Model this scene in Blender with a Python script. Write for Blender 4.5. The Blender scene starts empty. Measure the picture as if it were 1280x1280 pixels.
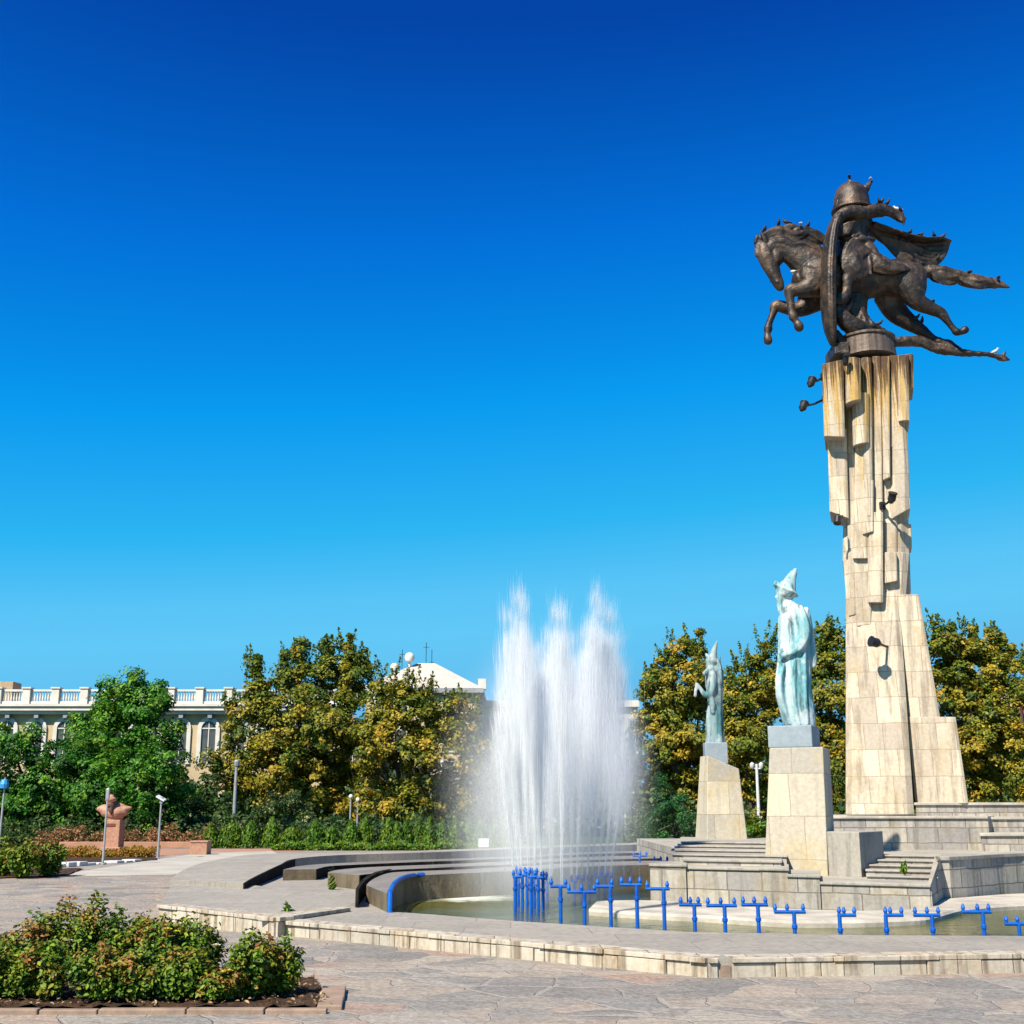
import bpy, bmesh, math, random
import numpy as np
from mathutils import Vector
rng = np.random.default_rng(7)
random.seed(7)
SC = bpy.context.scene
COL = SC.collection

# ---------------------------------------------------------------- camera numbers
F, EYE, PITCH = 1545.0, 1.7, math.atan(372 / 1545.0)
CT, ST = math.cos(PITCH), math.sin(PITCH)

def ray(px, py):
    v = 640 - py
    return (px - 640, F * CT - v * ST, F * ST + v * CT)

def P(px, py, z=0.0):
    """ground-type point: where the photo's pixel meets the level z"""
    r = ray(px, py)
    k = (z - EYE) / r[2]
    return Vector((r[0] * k, r[1] * k, z))

def Q(px, py, Y):
    """point of the photo's pixel at depth Y"""
    r = ray(px, py)
    k = Y / r[1]
    return Vector((r[0] * k, Y, EYE + r[2] * k))

def M(py, Y):
    """metres per photo pixel at depth Y"""
    return Y / ray(640, py)[1]

# ---------------------------------------------------------------- materials
class NT:
    def __init__(s, name):
        s.m = bpy.data.materials.new(name)
        s.m.use_nodes = True
        s.t = s.m.node_tree
        s.t.nodes.clear()
        s.out = s.t.nodes.new('ShaderNodeOutputMaterial')
    def n(s, kind, **kw):
        d = s.t.nodes.new('ShaderNode' + kind)
        for k, v in kw.items():
            if k.startswith('i_'):
                key = k[2:]
                key = int(key) if key.isdigit() else key.replace('_', ' ')
                sock = d.inputs[key]
                if isinstance(v, bpy.types.NodeSocket):
                    s.t.links.new(v, sock)
                else:
                    if sock.type == 'RGBA' and len(v) == 3:
                        v = (*v, 1)
                    sock.default_value = v
            else:
                setattr(d, k, v)
        return d
    def link(s, a, b):
        s.t.links.new(a, b)
    def math(s, op, a, b=None, c=None, clamp=False):
        d = s.t.nodes.new('ShaderNodeMath')
        d.operation = op
        d.use_clamp = clamp
        for i, v in enumerate((a, b, c)):
            if v is None:
                continue
            if isinstance(v, bpy.types.NodeSocket):
                s.t.links.new(v, d.inputs[i])
            else:
                d.inputs[i].default_value = v
        return d.outputs[0]
    def mix(s, f, a, b, blend='MIX'):
        d = s.t.nodes.new('ShaderNodeMix')
        d.data_type = 'RGBA'
        d.blend_type = blend
        for i, v in ((0, f), (6, a), (7, b)):
            if isinstance(v, bpy.types.NodeSocket):
                s.t.links.new(v, d.inputs[i])
            else:
                d.inputs[i].default_value = v if i == 0 else ((*v, 1) if len(v) == 3 else v)
        return d.outputs[2]
    def ramp(s, f, lo, hi):
        d = s.t.nodes.new('ShaderNodeMapRange')
        d.interpolation_type = 'SMOOTHSTEP'
        s.t.links.new(f, d.inputs[0])
        d.inputs[1].default_value = lo
        d.inputs[2].default_value = hi
        return d.outputs[0]
    def noise(s, vec, scale, detail=4, rough=.55, dist=0.0):
        d = s.n('TexNoise', i_Vector=vec, i_Scale=scale, i_Detail=detail, i_Roughness=rough, i_Distortion=dist)
        return d.outputs[0]
    def scaled(s, vec, sc):
        d = s.n('Mapping', i_Vector=vec, i_Scale=sc)
        return d.outputs[0]
    def bump(s, h, strength=.3, dist=.02, normal=None):
        d = s.n('Bump', i_Height=h, i_Strength=strength, i_Distance=dist)
        if normal is not None:
            s.link(normal, d.inputs['Normal'])
        return d.outputs[0]
    def bsdf(s, color, rough=.7, metal=0.0, normal=None, spec=.5):
        d = s.n('BsdfPrincipled', i_Roughness=rough, i_Metallic=metal)
        d.inputs['Specular IOR Level'].default_value = spec
        if isinstance(color, bpy.types.NodeSocket):
            s.link(color, d.inputs['Base Color'])
        else:
            d.inputs['Base Color'].default_value = (*color, 1)
        if normal is not None:
            s.link(normal, d.inputs['Normal'])
        s.link(d.outputs[0], s.out.inputs[0])
        return d

def pos(t):
    return t.n('NewGeometry').outputs['Position']

ALB = .74
def dim(c):
    return tuple(x * ALB for x in c)

def plain(name, c1, c2=None, scale=3.0, rough=.7, metal=0.0, bump=.2, bscale=30, bdist=.01, spec=.4, streak=None, top=None):
    t = NT(name)
    c1, c2 = dim(c1), dim(c2 or tuple(x * .7 for x in c1))
    p = t.n('TexCoord').outputs['Object']
    if streak:
        f = t.ramp(t.noise(t.scaled(p, streak), scale, 5), .35, .65)
    else:
        f = t.ramp(t.noise(p, scale, 5), .35, .65)
    col = t.mix(f, c1, c2)
    if top:
        up = t.math('GREATER_THAN', t.n('SeparateXYZ', i_0=t.n('NewGeometry').outputs['True Normal']).outputs[2], .8)
        col = t.mix(up, col, t.mix(t.ramp(t.noise(p, 1.2, 6, .65), .35, .65), dim(top), tuple(q * .7 for q in dim(top))))
    col = t.mix(.25, col, t.n('ValToRGB', i_0=t.noise(p, scale * 9, 3)).outputs[0], 'SOFT_LIGHT')
    nrm = t.bump(t.noise(p, bscale, 4), bump, bdist) if bump else None
    t.bsdf(col, rough, metal, nrm, spec)
    return t.m

def stone(name, c1, c2, joint, bw=.6, bh=.5, stain=(.25, .17, .09), stain_amt=.5, streak_amt=.3, grime=(.12, .11, .1), top=None, jw=.012, gold=None):
    """stone facing: slabs with dark joints, blotches and vertical run marks"""
    t = NT(name)
    c1, c2, stain = dim(c1), dim(c2), dim(stain)
    top = dim(top) if top else None
    g = t.n('NewGeometry')
    p, nn = g.outputs['Position'], g.outputs['True Normal']
    sp = t.n('SeparateXYZ', i_0=p)
    sn = t.n('SeparateXYZ', i_0=nn)
    x, y, z = sp.outputs
    side = t.math('GREATER_THAN', t.math('ABSOLUTE', sn.outputs[0]), .75)
    flat = t.math('GREATER_THAN', t.math('ABSOLUTE', sn.outputs[2]), .8)
    u = t.math('ADD', t.math('MULTIPLY', x, t.math('SUBTRACT', 1.0, side)), t.math('MULTIPLY', y, side))
    v = t.math('ADD', t.math('MULTIPLY', z, t.math('SUBTRACT', 1.0, flat)), t.math('MULTIPLY', y, flat))
    vec = t.n('CombineXYZ', i_0=u, i_1=v).outputs[0]
    wob = t.n('VectorMath', operation='SCALE', i_0=t.n('TexNoise', i_Vector=p, i_Scale=2.0).outputs[1], i_Scale=.04).outputs[0]
    vec = t.n('VectorMath', operation='ADD', i_0=vec, i_1=wob).outputs[0]
    b = t.n('TexBrick', i_Vector=vec, i_Color1=c1, i_Color2=c2, i_Mortar=joint, i_Scale=1.0, i_Mortar_Size=jw, i_Mortar_Smooth=.3, i_Bias=0.0, i_Brick_Width=bw, i_Row_Height=bh)
    b.offset = .37
    b.squash = 1.25
    b.squash_frequency = 3
    col = b.outputs[0]
    n1 = t.noise(p, 1.3, 6, .62)
    col = t.mix(t.math('MULTIPLY', t.ramp(n1, .5, .72), stain_amt), col, stain)
    n2 = t.noise(t.scaled(p, (5, 5, .35)), 1.6, 5, .6)
    col = t.mix(t.math('MULTIPLY', t.ramp(n2, .47, .68), streak_amt), col, grime)
    if gold:
        n3 = t.noise(t.scaled(p, (10, 10, .16)), 1.0, 6, .7)
        hi = t.ramp(z, gold[0], gold[1])
        thr = t.ramp(t.math('ADD', n3, t.math('MULTIPLY', hi, .16)), .53, .66)
        col = t.mix(t.math('MULTIPLY', thr, t.ramp(z, gold[0] - 1, gold[1] - 1.5)), col, gold[2])
        n4 = t.noise(t.scaled(p, (17, 17, .3)), 1.0, 5, .7)
        thr2 = t.ramp(t.math('ADD', n4, t.math('MULTIPLY', t.ramp(z, gold[1] - 1.4, gold[1] + .3), .2)), .54, .64)
        col = t.mix(t.math('MULTIPLY', thr2, t.ramp(z, gold[0], gold[1])), col, gold[3])
    if top:
        col = t.mix(flat, col, t.mix(t.ramp(t.noise(p, .9, 6, .65), .35, .68), top, tuple(q * .72 for q in top)))
    n6 = t.noise(t.scaled(p, (2.2, 2.2, .9)), 1.0, 7, .72)
    col = t.mix(t.math('MULTIPLY', t.ramp(n6, .5, .68), streak_amt * .9), col, t.mix(.5, grime, stain))
    n5 = t.noise(p, 14, 4, .6)
    col = t.mix(.45, col, t.n('ValToRGB', i_0=n5).outputs[0], 'SOFT_LIGHT')
    h = t.math('ADD', t.math('MULTIPLY', b.outputs[1], -1.0), t.math('MULTIPLY', t.noise(p, 22, 5), .6))
    t.bsdf(col, .82, 0, t.bump(h, .35, .02), .25)
    return t.m

def leafmat(name, cols, scale=.5, transl=.32, hue=.02):
    """cols: four leaf colours picked by the clump's own tint, varied leaf by leaf"""
    t = NT(name)
    a = t.n('Attribute', attribute_name='tint')
    isl = t.n('NewGeometry').outputs['Random Per Island']
    f = t.math('ADD', a.outputs['Fac'], t.math('MULTIPLY', t.math('SUBTRACT', isl, .5), .35), clamp=True)
    r = t.n('ValToRGB', i_0=f)
    e = r.color_ramp.elements
    e[0].color = (*cols[0], 1)
    e[1].color = (*cols[-1], 1)
    for i, c in enumerate(cols[1:-1]):
        q = e.new((i + 1) / (len(cols) - 1))
        q.color = (*c, 1)
    hs = t.n('HueSaturation', i_Color=r.outputs[0])
    t.link(t.math('MULTIPLY_ADD', isl, .8, .6), hs.inputs['Value'])
    d = t.n('BsdfPrincipled', i_Roughness=.55)
    d.inputs['Specular IOR Level'].default_value = .25
    t.link(hs.outputs[0], d.inputs['Base Color'])
    tr = t.n('BsdfTranslucent', i_Color=hs.outputs[0])
    mx = t.n('MixShader', i_0=transl, i_1=d.outputs[0], i_2=tr.outputs[0])
    t.link(mx.outputs[0], t.out.inputs[0])
    return t.m

# ---------------------------------------------------------------- mesh building
class MB:
    def __init__(s):
        s.v, s.f = [], []
    def add(s, vs, fs):
        o = len(s.v)
        s.v += [tuple(q) for q in vs]
        s.f += [tuple(i + o for i in q) for q in fs]
        return s
    def box(s, x0, x1, y0, y1, z0, z1):
        v = [(x, y, z) for z in (z0, z1) for y in (y0, y1) for x in (x0, x1)]
        return s.add(v, [(0, 2, 3, 1), (4, 5, 7, 6), (0, 1, 5, 4), (2, 6, 7, 3), (0, 4, 6, 2), (1, 3, 7, 5)])
    def prism(s, poly, z0, z1):
        """poly: outline of (x, y); z0/z1 numbers or lists"""
        a = sum(poly[i][0] * poly[(i + 1) % len(poly)][1] - poly[(i + 1) % len(poly)][0] * poly[i][1] for i in range(len(poly)))
        idx = list(range(len(poly))) if a > 0 else list(range(len(poly)))[::-1]
        n = len(poly)
        zb = [z0] * n if not isinstance(z0, (list, tuple)) else z0
        zt = [z1] * n if not isinstance(z1, (list, tuple)) else z1
        v = [(poly[i][0], poly[i][1], zb[i]) for i in idx] + [(poly[i][0], poly[i][1], zt[i]) for i in idx]
        fs = [tuple(range(n - 1, -1, -1)), tuple(range(n, 2 * n))]
        fs += [(i, (i + 1) % n, (i + 1) % n + n, i + n) for i in range(n)]
        return s.add(v, fs)
    def loft(s, rings, caps=True, closed=True):
        n = len(rings[0])
        o = []
        for r in rings:
            o += list(r)
        fs = []
        for k in range(len(rings) - 1):
            for i in range(n if closed else n - 1):
                j = (i + 1) % n
                fs.append((k * n + i, k * n + j, (k + 1) * n + j, (k + 1) * n + i))
        if caps:
            fs.append(tuple(range(n - 1, -1, -1)))
            fs.append(tuple(range((len(rings) - 1) * n, len(rings) * n)))
        return s.add(o, fs)
    def tube(s, pts, r, seg=8, caps=True):
        pts = [Vector(p) for p in pts]
        rs = r if isinstance(r, (list, tuple)) else [r] * len(pts)
        rings = []
        for i, p in enumerate(pts):
            t = (pts[min(i + 1, len(pts) - 1)] - pts[max(i - 1, 0)]).normalized()
            a = t.cross(Vector((0, 1, 0)) if abs(t.y) < .9 else Vector((1, 0, 0))).normalized()
            b = t.cross(a)
            rings.append([p + (a * math.cos(q) + b * math.sin(q)) * rs[i] for q in [2 * math.pi * k / seg for k in range(seg)]])
        return s.loft(rings, caps)
    def lathe(s, c, prof, seg=16):
        """prof: (radius, z) pairs round a vertical axis at c"""
        rings = [[(c[0] + r * math.cos(q), c[1] + r * math.sin(q), c[2] + z) for q in [2 * math.pi * k / seg for k in range(seg)]] for r, z in prof]
        return s.loft(rings)

def root_loc(o):
    while o.parent:
        o = o.parent
    return o.location.copy()

def fix_normals(me):
    bm = bmesh.new()
    bm.from_mesh(me)
    bmesh.ops.recalc_face_normals(bm, faces=bm.faces)
    bm.to_mesh(me)
    bm.free()

def link(name, me, mat, parent=None, loc=None):
    o = bpy.data.objects.new(name, me)
    if mat:
        me.materials.append(mat)
    COL.objects.link(o)
    if parent:
        o.parent = parent
    elif loc is not None:
        o.location = loc
    return o

def build(name, mb, mat, parent=None, base=None, smooth=False, bevel=0.0, recalc=True):
    """world-space verts -> one object, origin at its thing's base"""
    off = root_loc(parent) if parent else Vector(base if base is not None else (0, 0, 0))
    me = bpy.data.meshes.new(name)
    me.from_pydata([(a - off.x, b - off.y, c - off.z) for a, b, c in mb.v], [], mb.f)
    if recalc:
        fix_normals(me)
    if smooth:
        me.shade_smooth()
        me.set_sharp_from_angle(angle=.7)
    o = link(name, me, mat, parent, off)
    if bevel:
        m = o.modifiers.new('edge', 'BEVEL')
        m.width = bevel
        m.segments = 2
        m.limit_method = 'ANGLE'
        m.angle_limit = .6
    return o

def tag(o, label, cat, group=None, kind=None):
    if label:
        o['label'] = label
    if cat:
        o['category'] = cat
    if group:
        o['group'] = group
    if kind:
        o['kind'] = kind
    return o

def thing(name, label, cat, loc, group=None):
    o = bpy.data.objects.new(name, None)
    o.empty_display_size = .2
    COL.objects.link(o)
    o.location = loc
    return tag(o, label, cat, group)

def np_mesh(name, V, nper, mat, parent=None, base=None, tint=None, quads=None):
    """V (N,nper,3): N separate faces, each nper verts (or quads pattern)"""
    off = np.array(root_loc(parent) if parent else (base if base is not None else (0, 0, 0)))
    N = V.shape[0]
    V = (V - off).reshape(-1, 3)
    pat = np.array(quads if quads is not None else [list(range(nper))])
    k = pat.shape[1]
    idx = (np.arange(N)[:, None, None] * nper + pat[None]).reshape(-1)
    me = bpy.data.meshes.new(name)
    me.vertices.add(len(V))
    me.vertices.foreach_set('co', V.astype(np.float32).ravel())
    me.loops.add(len(idx))
    me.loops.foreach_set('vertex_index', idx.astype(np.int32))
    nf = len(idx) // k
    me.polygons.add(nf)
    me.polygons.foreach_set('loop_start', np.arange(0, nf * k, k, dtype=np.int32))
    me.polygons.foreach_set('loop_total', np.full(nf, k, dtype=np.int32))
    me.update(calc_edges=True)
    if tint is not None:
        a = me.attributes.new('tint', 'FLOAT', 'POINT')
        a.data.foreach_set('value', np.repeat(tint, nper).astype(np.float32))
    return link(name, me, mat, parent, Vector(off))

def unit(a):
    return a / (np.linalg.norm(a, axis=-1, keepdims=True) + 1e-9)

def leaf_verts(C, Nrm, size, aspect=.55, fold=True, T=None):
    """pointed leaves, gently folded along the midrib"""
    n = len(C)
    if T is None:
        T = rng.normal(size=(n, 3))
    T = unit(T - Nrm * (T * Nrm).sum(1, keepdims=True))
    B = np.cross(Nrm, T)
    s = size[:, None]
    if not fold:
        return np.stack([C - T * s, C + B * s * aspect, C + T * s, C - B * s * aspect], 1)
    lift = Nrm * s * .22
    return np.stack([C - T * s, C - T * s * .35 + B * s * aspect + lift, C + T * s * .3 + B * s * aspect * .85 + lift, C + T * s - Nrm * s * .15,
                     C + T * s * .3 - B * s * aspect * .85 + lift, C - T * s * .35 - B * s * aspect + lift], 1)
LEAF6 = [[0, 1, 2, 3], [0, 3, 4, 5]]

# ---------------------------------------------------------------- smooth bodies
def crom(ch, k=5):
    """Catmull-Rom through rows of numbers"""
    a = np.array(ch, float)
    out = []
    n = len(a)
    for i in range(n - 1):
        p0, p1, p2, p3 = a[max(i - 1, 0)], a[i], a[i + 1], a[min(i + 2, n - 1)]
        for j in range(k):
            t = j / k
            out.append(.5 * ((2 * p1) + (p2 - p0) * t + (2 * p0 - 5 * p1 + 4 * p2 - p3) * t * t + (3 * p1 - p0 - 3 * p2 + p3) * t ** 3))
    out.append(a[-1])
    return np.array(out)

def limb(mb, ch, seg=16, k=5, fold=None):
    """ch rows: x, y, z, r in the picture plane, r in depth; rounded ends"""
    c = crom(ch, k)
    c[:, 3:] = np.maximum(c[:, 3:], .004)
    rows = [c[i] for i in range(len(c))]
    def frame(i):
        t = Vector(c[min(i + 1, len(c) - 1)][:3] - c[max(i - 1, 0)][:3]).normalized()
        ref = Vector((0, 1, 0)) if abs(t.y) < .85 else Vector((1, 0, 0))
        n2 = (ref - t * t.dot(ref)).normalized()
        return t, t.cross(n2), n2
    rings = []
    def ring(p, n1, n2, rv, rl, sc, phase):
        r = []
        for q in range(seg):
            th = 2 * math.pi * q / seg
            w = 1.0
            if fold:
                w = 1 + fold[0] * math.sin(fold[1] * th + fold[2] * phase) + fold[0] * .5 * math.sin((fold[1] * 1.7 // 1) * th + 2 + fold[2] * phase * .6)
            r.append(p + n1 * (rv * sc * w * math.cos(th)) + n2 * (rl * sc * w * math.sin(th)))
        return r
    n = len(rows)
    for i in range(n):
        t, n1, n2 = frame(i)
        p = Vector(rows[i][:3])
        rv, rl = rows[i][3], rows[i][4]
        m = min(rv, rl)
        if i == 0:
            rings.append(ring(p - t * m * .9, n1, n2, rv, rl, .35, 0))
            rings.append(ring(p - t * m * .6, n1, n2, rv, rl, .78, 0))
        rings.append(ring(p, n1, n2, rv, rl, 1, i / n))
        if i == n - 1:
            rings.append(ring(p + t * m * .6, n1, n2, rv, rl, .78, 1))
            rings.append(ring(p + t * m * .9, n1, n2, rv, rl, .35, 1))
    mb.loft(rings)

def body(name, mb, mat, voxel, parent=None, base=None, smooth=4, disp=0.0, dscale=3.0):
    """closed pieces fused into one continuous surface"""
    me = bpy.data.meshes.new('tmp')
    me.from_pydata(mb.v, [], mb.f)
    fix_normals(me)
    o = bpy.data.objects.new('tmp', me)
    COL.objects.link(o)
    r = o.modifiers.new('r', 'REMESH')
    r.mode = 'VOXEL'
    r.voxel_size = voxel
    s = o.modifiers.new('s', 'SMOOTH')
    s.iterations = smooth
    s.factor = .5
    if disp:
        tex = bpy.data.textures.new('t', 'CLOUDS')
        tex.noise_scale = dscale
        d = o.modifiers.new('d', 'DISPLACE')
        d.texture = tex
        d.strength = disp
        d.mid_level = .5
    dg = bpy.context.evaluated_depsgraph_get()
    ev = o.evaluated_get(dg)
    m2 = bpy.data.meshes.new_from_object(ev)
    bpy.data.objects.remove(o)
    m2.name = name
    m2.materials.clear()
    off = root_loc(parent) if parent else Vector(base if base is not None else (0, 0, 0))
    n = len(m2.vertices)
    co = np.zeros(n * 3, np.float32)
    m2.vertices.foreach_get('co', co)
    co = co.reshape(-1, 3) - np.array(off, np.float32)
    m2.vertices.foreach_set('co', co.ravel())
    m2.shade_smooth()
    return link(name, m2, mat, parent, off)

ORD = ['first', 'second', 'third', 'fourth', 'fifth', 'sixth', 'seventh', 'eighth', 'ninth', 'tenth', 'eleventh', 'twelfth', 'thirteenth', 'fourteenth',
       'fifteenth', 'sixteenth', 'seventeenth', 'eighteenth', 'nineteenth', 'twentieth', 'twenty-first', 'twenty-second', 'twenty-third', 'twenty-fourth', 'twenty-fifth', 'twenty-sixth', 'twenty-seventh', 'twenty-eighth']
EXPO = 1.0
SKY = [(.10, (.0006, .035, .26)), (.169, (.001, .061, .392)), (.220, (.001, .162, .686)), (.304, (.003, .328, .871)), (.419, (.027, .462, .896)), (.52, (.10, .55, .93)), (.60, (.125, .58, .93)), (.75, (.13, .52, .86)), (1.0, (.15, .5, .82))]
MIST = .6
CLOUD = 3.0
# ================================================================ world, sun, camera
SUN_EL, SUN_AZ = math.radians(47), math.radians(36)      # azimuth: degrees left of straight behind the camera
sdir = Vector((-math.sin(SUN_AZ) * math.cos(SUN_EL), -math.cos(SUN_AZ) * math.cos(SUN_EL), math.sin(SUN_EL)))
W = bpy.data.worlds.new("World")
SC.world = W
W.use_nodes = True
wt = W.node_tree
wt.nodes.clear()
wo = wt.nodes.new('ShaderNodeOutputWorld')
bg = wt.nodes.new('ShaderNodeBackground')
sky = wt.nodes.new('ShaderNodeTexSky')
sky.sky_type = 'NISHITA'
sky.sun_disc = False
sky.sun_elevation = SUN_EL
sky.sun_rotation = math.atan2(sdir.x, sdir.y)
sky.altitude = 800
sky.air_density = 1.0
sky.dust_density = .4
sky.ozone_density = 3.0
# a polarising filter's deep blue: the sky's own brightness through a tone curve
sep = wt.nodes.new('ShaderNodeSeparateColor')
wt.links.new(sky.outputs[0], sep.inputs[0])
dv = wt.nodes.new('ShaderNodeMath'); dv.operation = 'DIVIDE'; dv.inputs[1].default_value = 8.0
wt.links.new(sep.outputs[1], dv.inputs[0])
cr = wt.nodes.new('ShaderNodeValToRGB')
wt.links.new(dv.outputs[0], cr.inputs[0])
el = cr.color_ramp.elements
el[0].position, el[0].color = SKY[0][0], (*SKY[0][1], 1)
el[1].position, el[1].color = SKY[-1][0], (*SKY[-1][1], 1)
for t_, c_ in SKY[1:-1]:
    e_ = el.new(t_); e_.color = (*c_, 1)
gn = wt.nodes.new('ShaderNodeVectorMath'); gn.operation = 'SCALE'; gn.inputs['Scale'].default_value = 10.0 / 2 ** EXPO
wt.links.new(cr.outputs[0], gn.inputs[0])
wt.links.new(gn.outputs[0], bg.inputs[0])
bg.inputs[1].default_value = .1
wt.links.new(bg.outputs[0], wo.inputs[0])

sl = bpy.data.lights.new('sun', 'SUN')
sl.energy = 4.8
sl.angle = math.radians(.5)
sl.color = (1, .92, .78)
so = bpy.data.objects.new('sun', sl)
COL.objects.link(so)
so.rotation_euler = (-sdir).to_track_quat('-Z', 'Y').to_euler()
so.location = (0, 0, 40)

cd = bpy.data.cameras.new('camera')
cam = bpy.data.objects.new('camera', cd)
COL.objects.link(cam)
cam.location = (0, 0, EYE)
cam.rotation_euler = (math.pi / 2 + PITCH, 0, 0)
cd.sensor_width = 36
cd.lens = 36 * F / 1280
cd.clip_end = 3000
SC.camera = cam
SC.view_settings.view_transform = 'Standard'
SC.view_settings.look = 'None'
SC.view_settings.exposure = EXPO
SC.view_settings.gamma = 1
SC.render.engine = 'CYCLES'
SC.cycles.max_bounces = 12
SC.cycles.diffuse_bounces = 3
SC.cycles.transparent_max_bounces = 96
SC.cycles.volume_bounces = 12
SC.cycles.use_denoising = True
SC.cycles.sample_clamp_indirect = 6

# ================================================================ materials
M_slab = stone('slab_facing', (.62, .54, .40), (.46, .41, .33), (.16, .13, .1), .62, .5, (.40, .30, .15), .4, .4, (.2, .18, .15), (.36, .33, .30))
M_tier = stone('tier_stone', (.54, .49, .41), (.33, .31, .30), (.14, .12, .11), .55, .33, (.40, .31, .17), .5, .65, (.15, .135, .115), (.46, .42, .35))
M_gray = stone('grey_block', (.41, .375, .32), (.345, .32, .275), (.15, .14, .14), 2.5, 2.0, (.22, .2, .18), .5, .5, (.15, .14, .13), (.45, .415, .355), jw=.004)
M_ped = stone('pedestal_stone', (.66, .58, .43), (.44, .40, .34), (.25, .2, .13), .62, .8, (.56, .42, .2), .55, .4, (.3, .27, .22), (.4, .37, .33), jw=.007)
M_pil = stone('pillar_stone', (.74, .63, .47), (.50, .42, .33), (.26, .2, .14), .42, .62, (.50, .37, .2), .6, .6, (.2, .16, .125), (.45, .4, .33), jw=.008,
              gold=(9.4, 12.9, (.40, .255, .085), (.075, .04, .02)))
M_rimf = stone('rim_facing', (.60, .535, .425), (.46, .41, .34), (.13, .1, .08), .5, .6, (.46, .29, .13), .5, .8, (.13, .1, .075), jw=.008)
M_rimt = stone('rim_top', (.39, .352, .295), (.33, .298, .25), (.17, .155, .14), 1.3, .9, (.24, .21, .19), .55, .45, (.15, .14, .14), jw=.008)
M_wet_shade = plain('wet_shaded_stone', (.012, .011, .010), (.03, .026, .02), 5, .9, bump=.5, bscale=12, bdist=.03, spec=.05)  # near black: water stain with the weir faces' shade painted in
M_algae = plain('algae_stone', (.10, .075, .045), (.19, .15, .09), 2.5, .8, bump=.5, bscale=12, bdist=.03, streak=(1, 1, .3), top=(.25, .225, .20))
M_blue = plain('blue_paint', (.002, .085, .46), (.004, .14, .58), 3, .5, bump=.3, bscale=25, spec=.25)
M_white = plain('white_paint', (.75, .74, .72), (.62, .61, .6), 4, .6)
M_lip = plain('island_lip_stone', (.6, .54, .45), (.4, .36, .3), 1.6, .8, bump=.4, bscale=8, bdist=.03)
M_metal = plain('grey_metal', (.45, .46, .47), (.35, .36, .37), 4, .45, .3, bump=.05)
M_dark = plain('dark_metal', (.03, .03, .032), (.015, .015, .015), 4, .5, .3, bump=.05)
M_soil = plain('bed_soil', (.10, .058, .035), (.055, .034, .022), 6, .95, bump=1, bscale=40, bdist=.03, spec=.1)
M_brick = plain('red_kerb_stone', (.36, .25, .18), (.27, .19, .14), 5, .85, bump=.5, bscale=20)
M_redpave = plain('red_paving', (.47, .24, .15), (.38, .2, .13), 2, .85)
M_granite = plain('red_granite', (.50, .27, .17), (.40, .2, .13), 9, .6, bump=.3, bscale=60)
M_grass = plain('grass', (.06, .1, .015), (.035, .07, .012), 1.5, .9, bump=1, bscale=30, bdist=.05)
M_bark = plain('bark', (.05, .038, .028), (.09, .07, .05), 6, .9, bump=1, bscale=20, bdist=.03, streak=(3, 3, .4))
M_cement = plain('pale_cement', (.52, .475, .40), (.42, .385, .33), .8, .85, bump=.2)

def bronze():
    t = NT('weathered_bronze')
    p = t.n('TexCoord').outputs['Object']
    g = t.n('NewGeometry')
    n1 = t.ramp(t.noise(p, 1.6, 6, .62), .4, .66)
    col = t.mix(n1, (.024, .018, .015), (.10, .062, .038))
    n2 = t.ramp(t.noise(t.scaled(p, (4, 4, .7)), 1.5, 5, .6), .5, .7)
    col = t.mix(t.math('MULTIPLY', n2, .7), col, (.008, .007, .007))
    n3 = t.ramp(t.noise(p, 4.5, 6, .7), .58, .7)
    col = t.mix(t.math('MULTIPLY', n3, .5), col, (.25, .2, .165))
    t.bsdf(col, .5, .4, t.bump(t.noise(p, 9, 6, .6), .5, .04), .5)
    return t.m
M_bronze = bronze()

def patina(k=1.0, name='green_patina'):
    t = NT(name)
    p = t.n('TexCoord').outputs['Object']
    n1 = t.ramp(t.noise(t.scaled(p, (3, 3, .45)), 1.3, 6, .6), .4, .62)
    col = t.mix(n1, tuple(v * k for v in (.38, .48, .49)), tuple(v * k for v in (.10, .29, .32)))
    n2 = t.ramp(t.noise(t.scaled(p, (5, 5, .5)), 1.6, 6, .7), .5, .64)
    col = t.mix(t.math('MULTIPLY', n2, .85), col, (.03, .07, .08))
    n3 = t.ramp(t.noise(p, 2.2, 5, .6), .5, .65)
    col = t.mix(t.math('MULTIPLY', n3, .7 * k), col, (.55, .58, .58))
    t.bsdf(col, .7, 0, t.bump(t.noise(p, 14, 5), .3, .02), .3)
    return t.m
M_pat = patina()
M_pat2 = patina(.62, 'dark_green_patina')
M_slabblue = plain('grey_blue_plinth', (.36, .42, .46), (.27, .33, .37), 2, .8)

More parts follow.
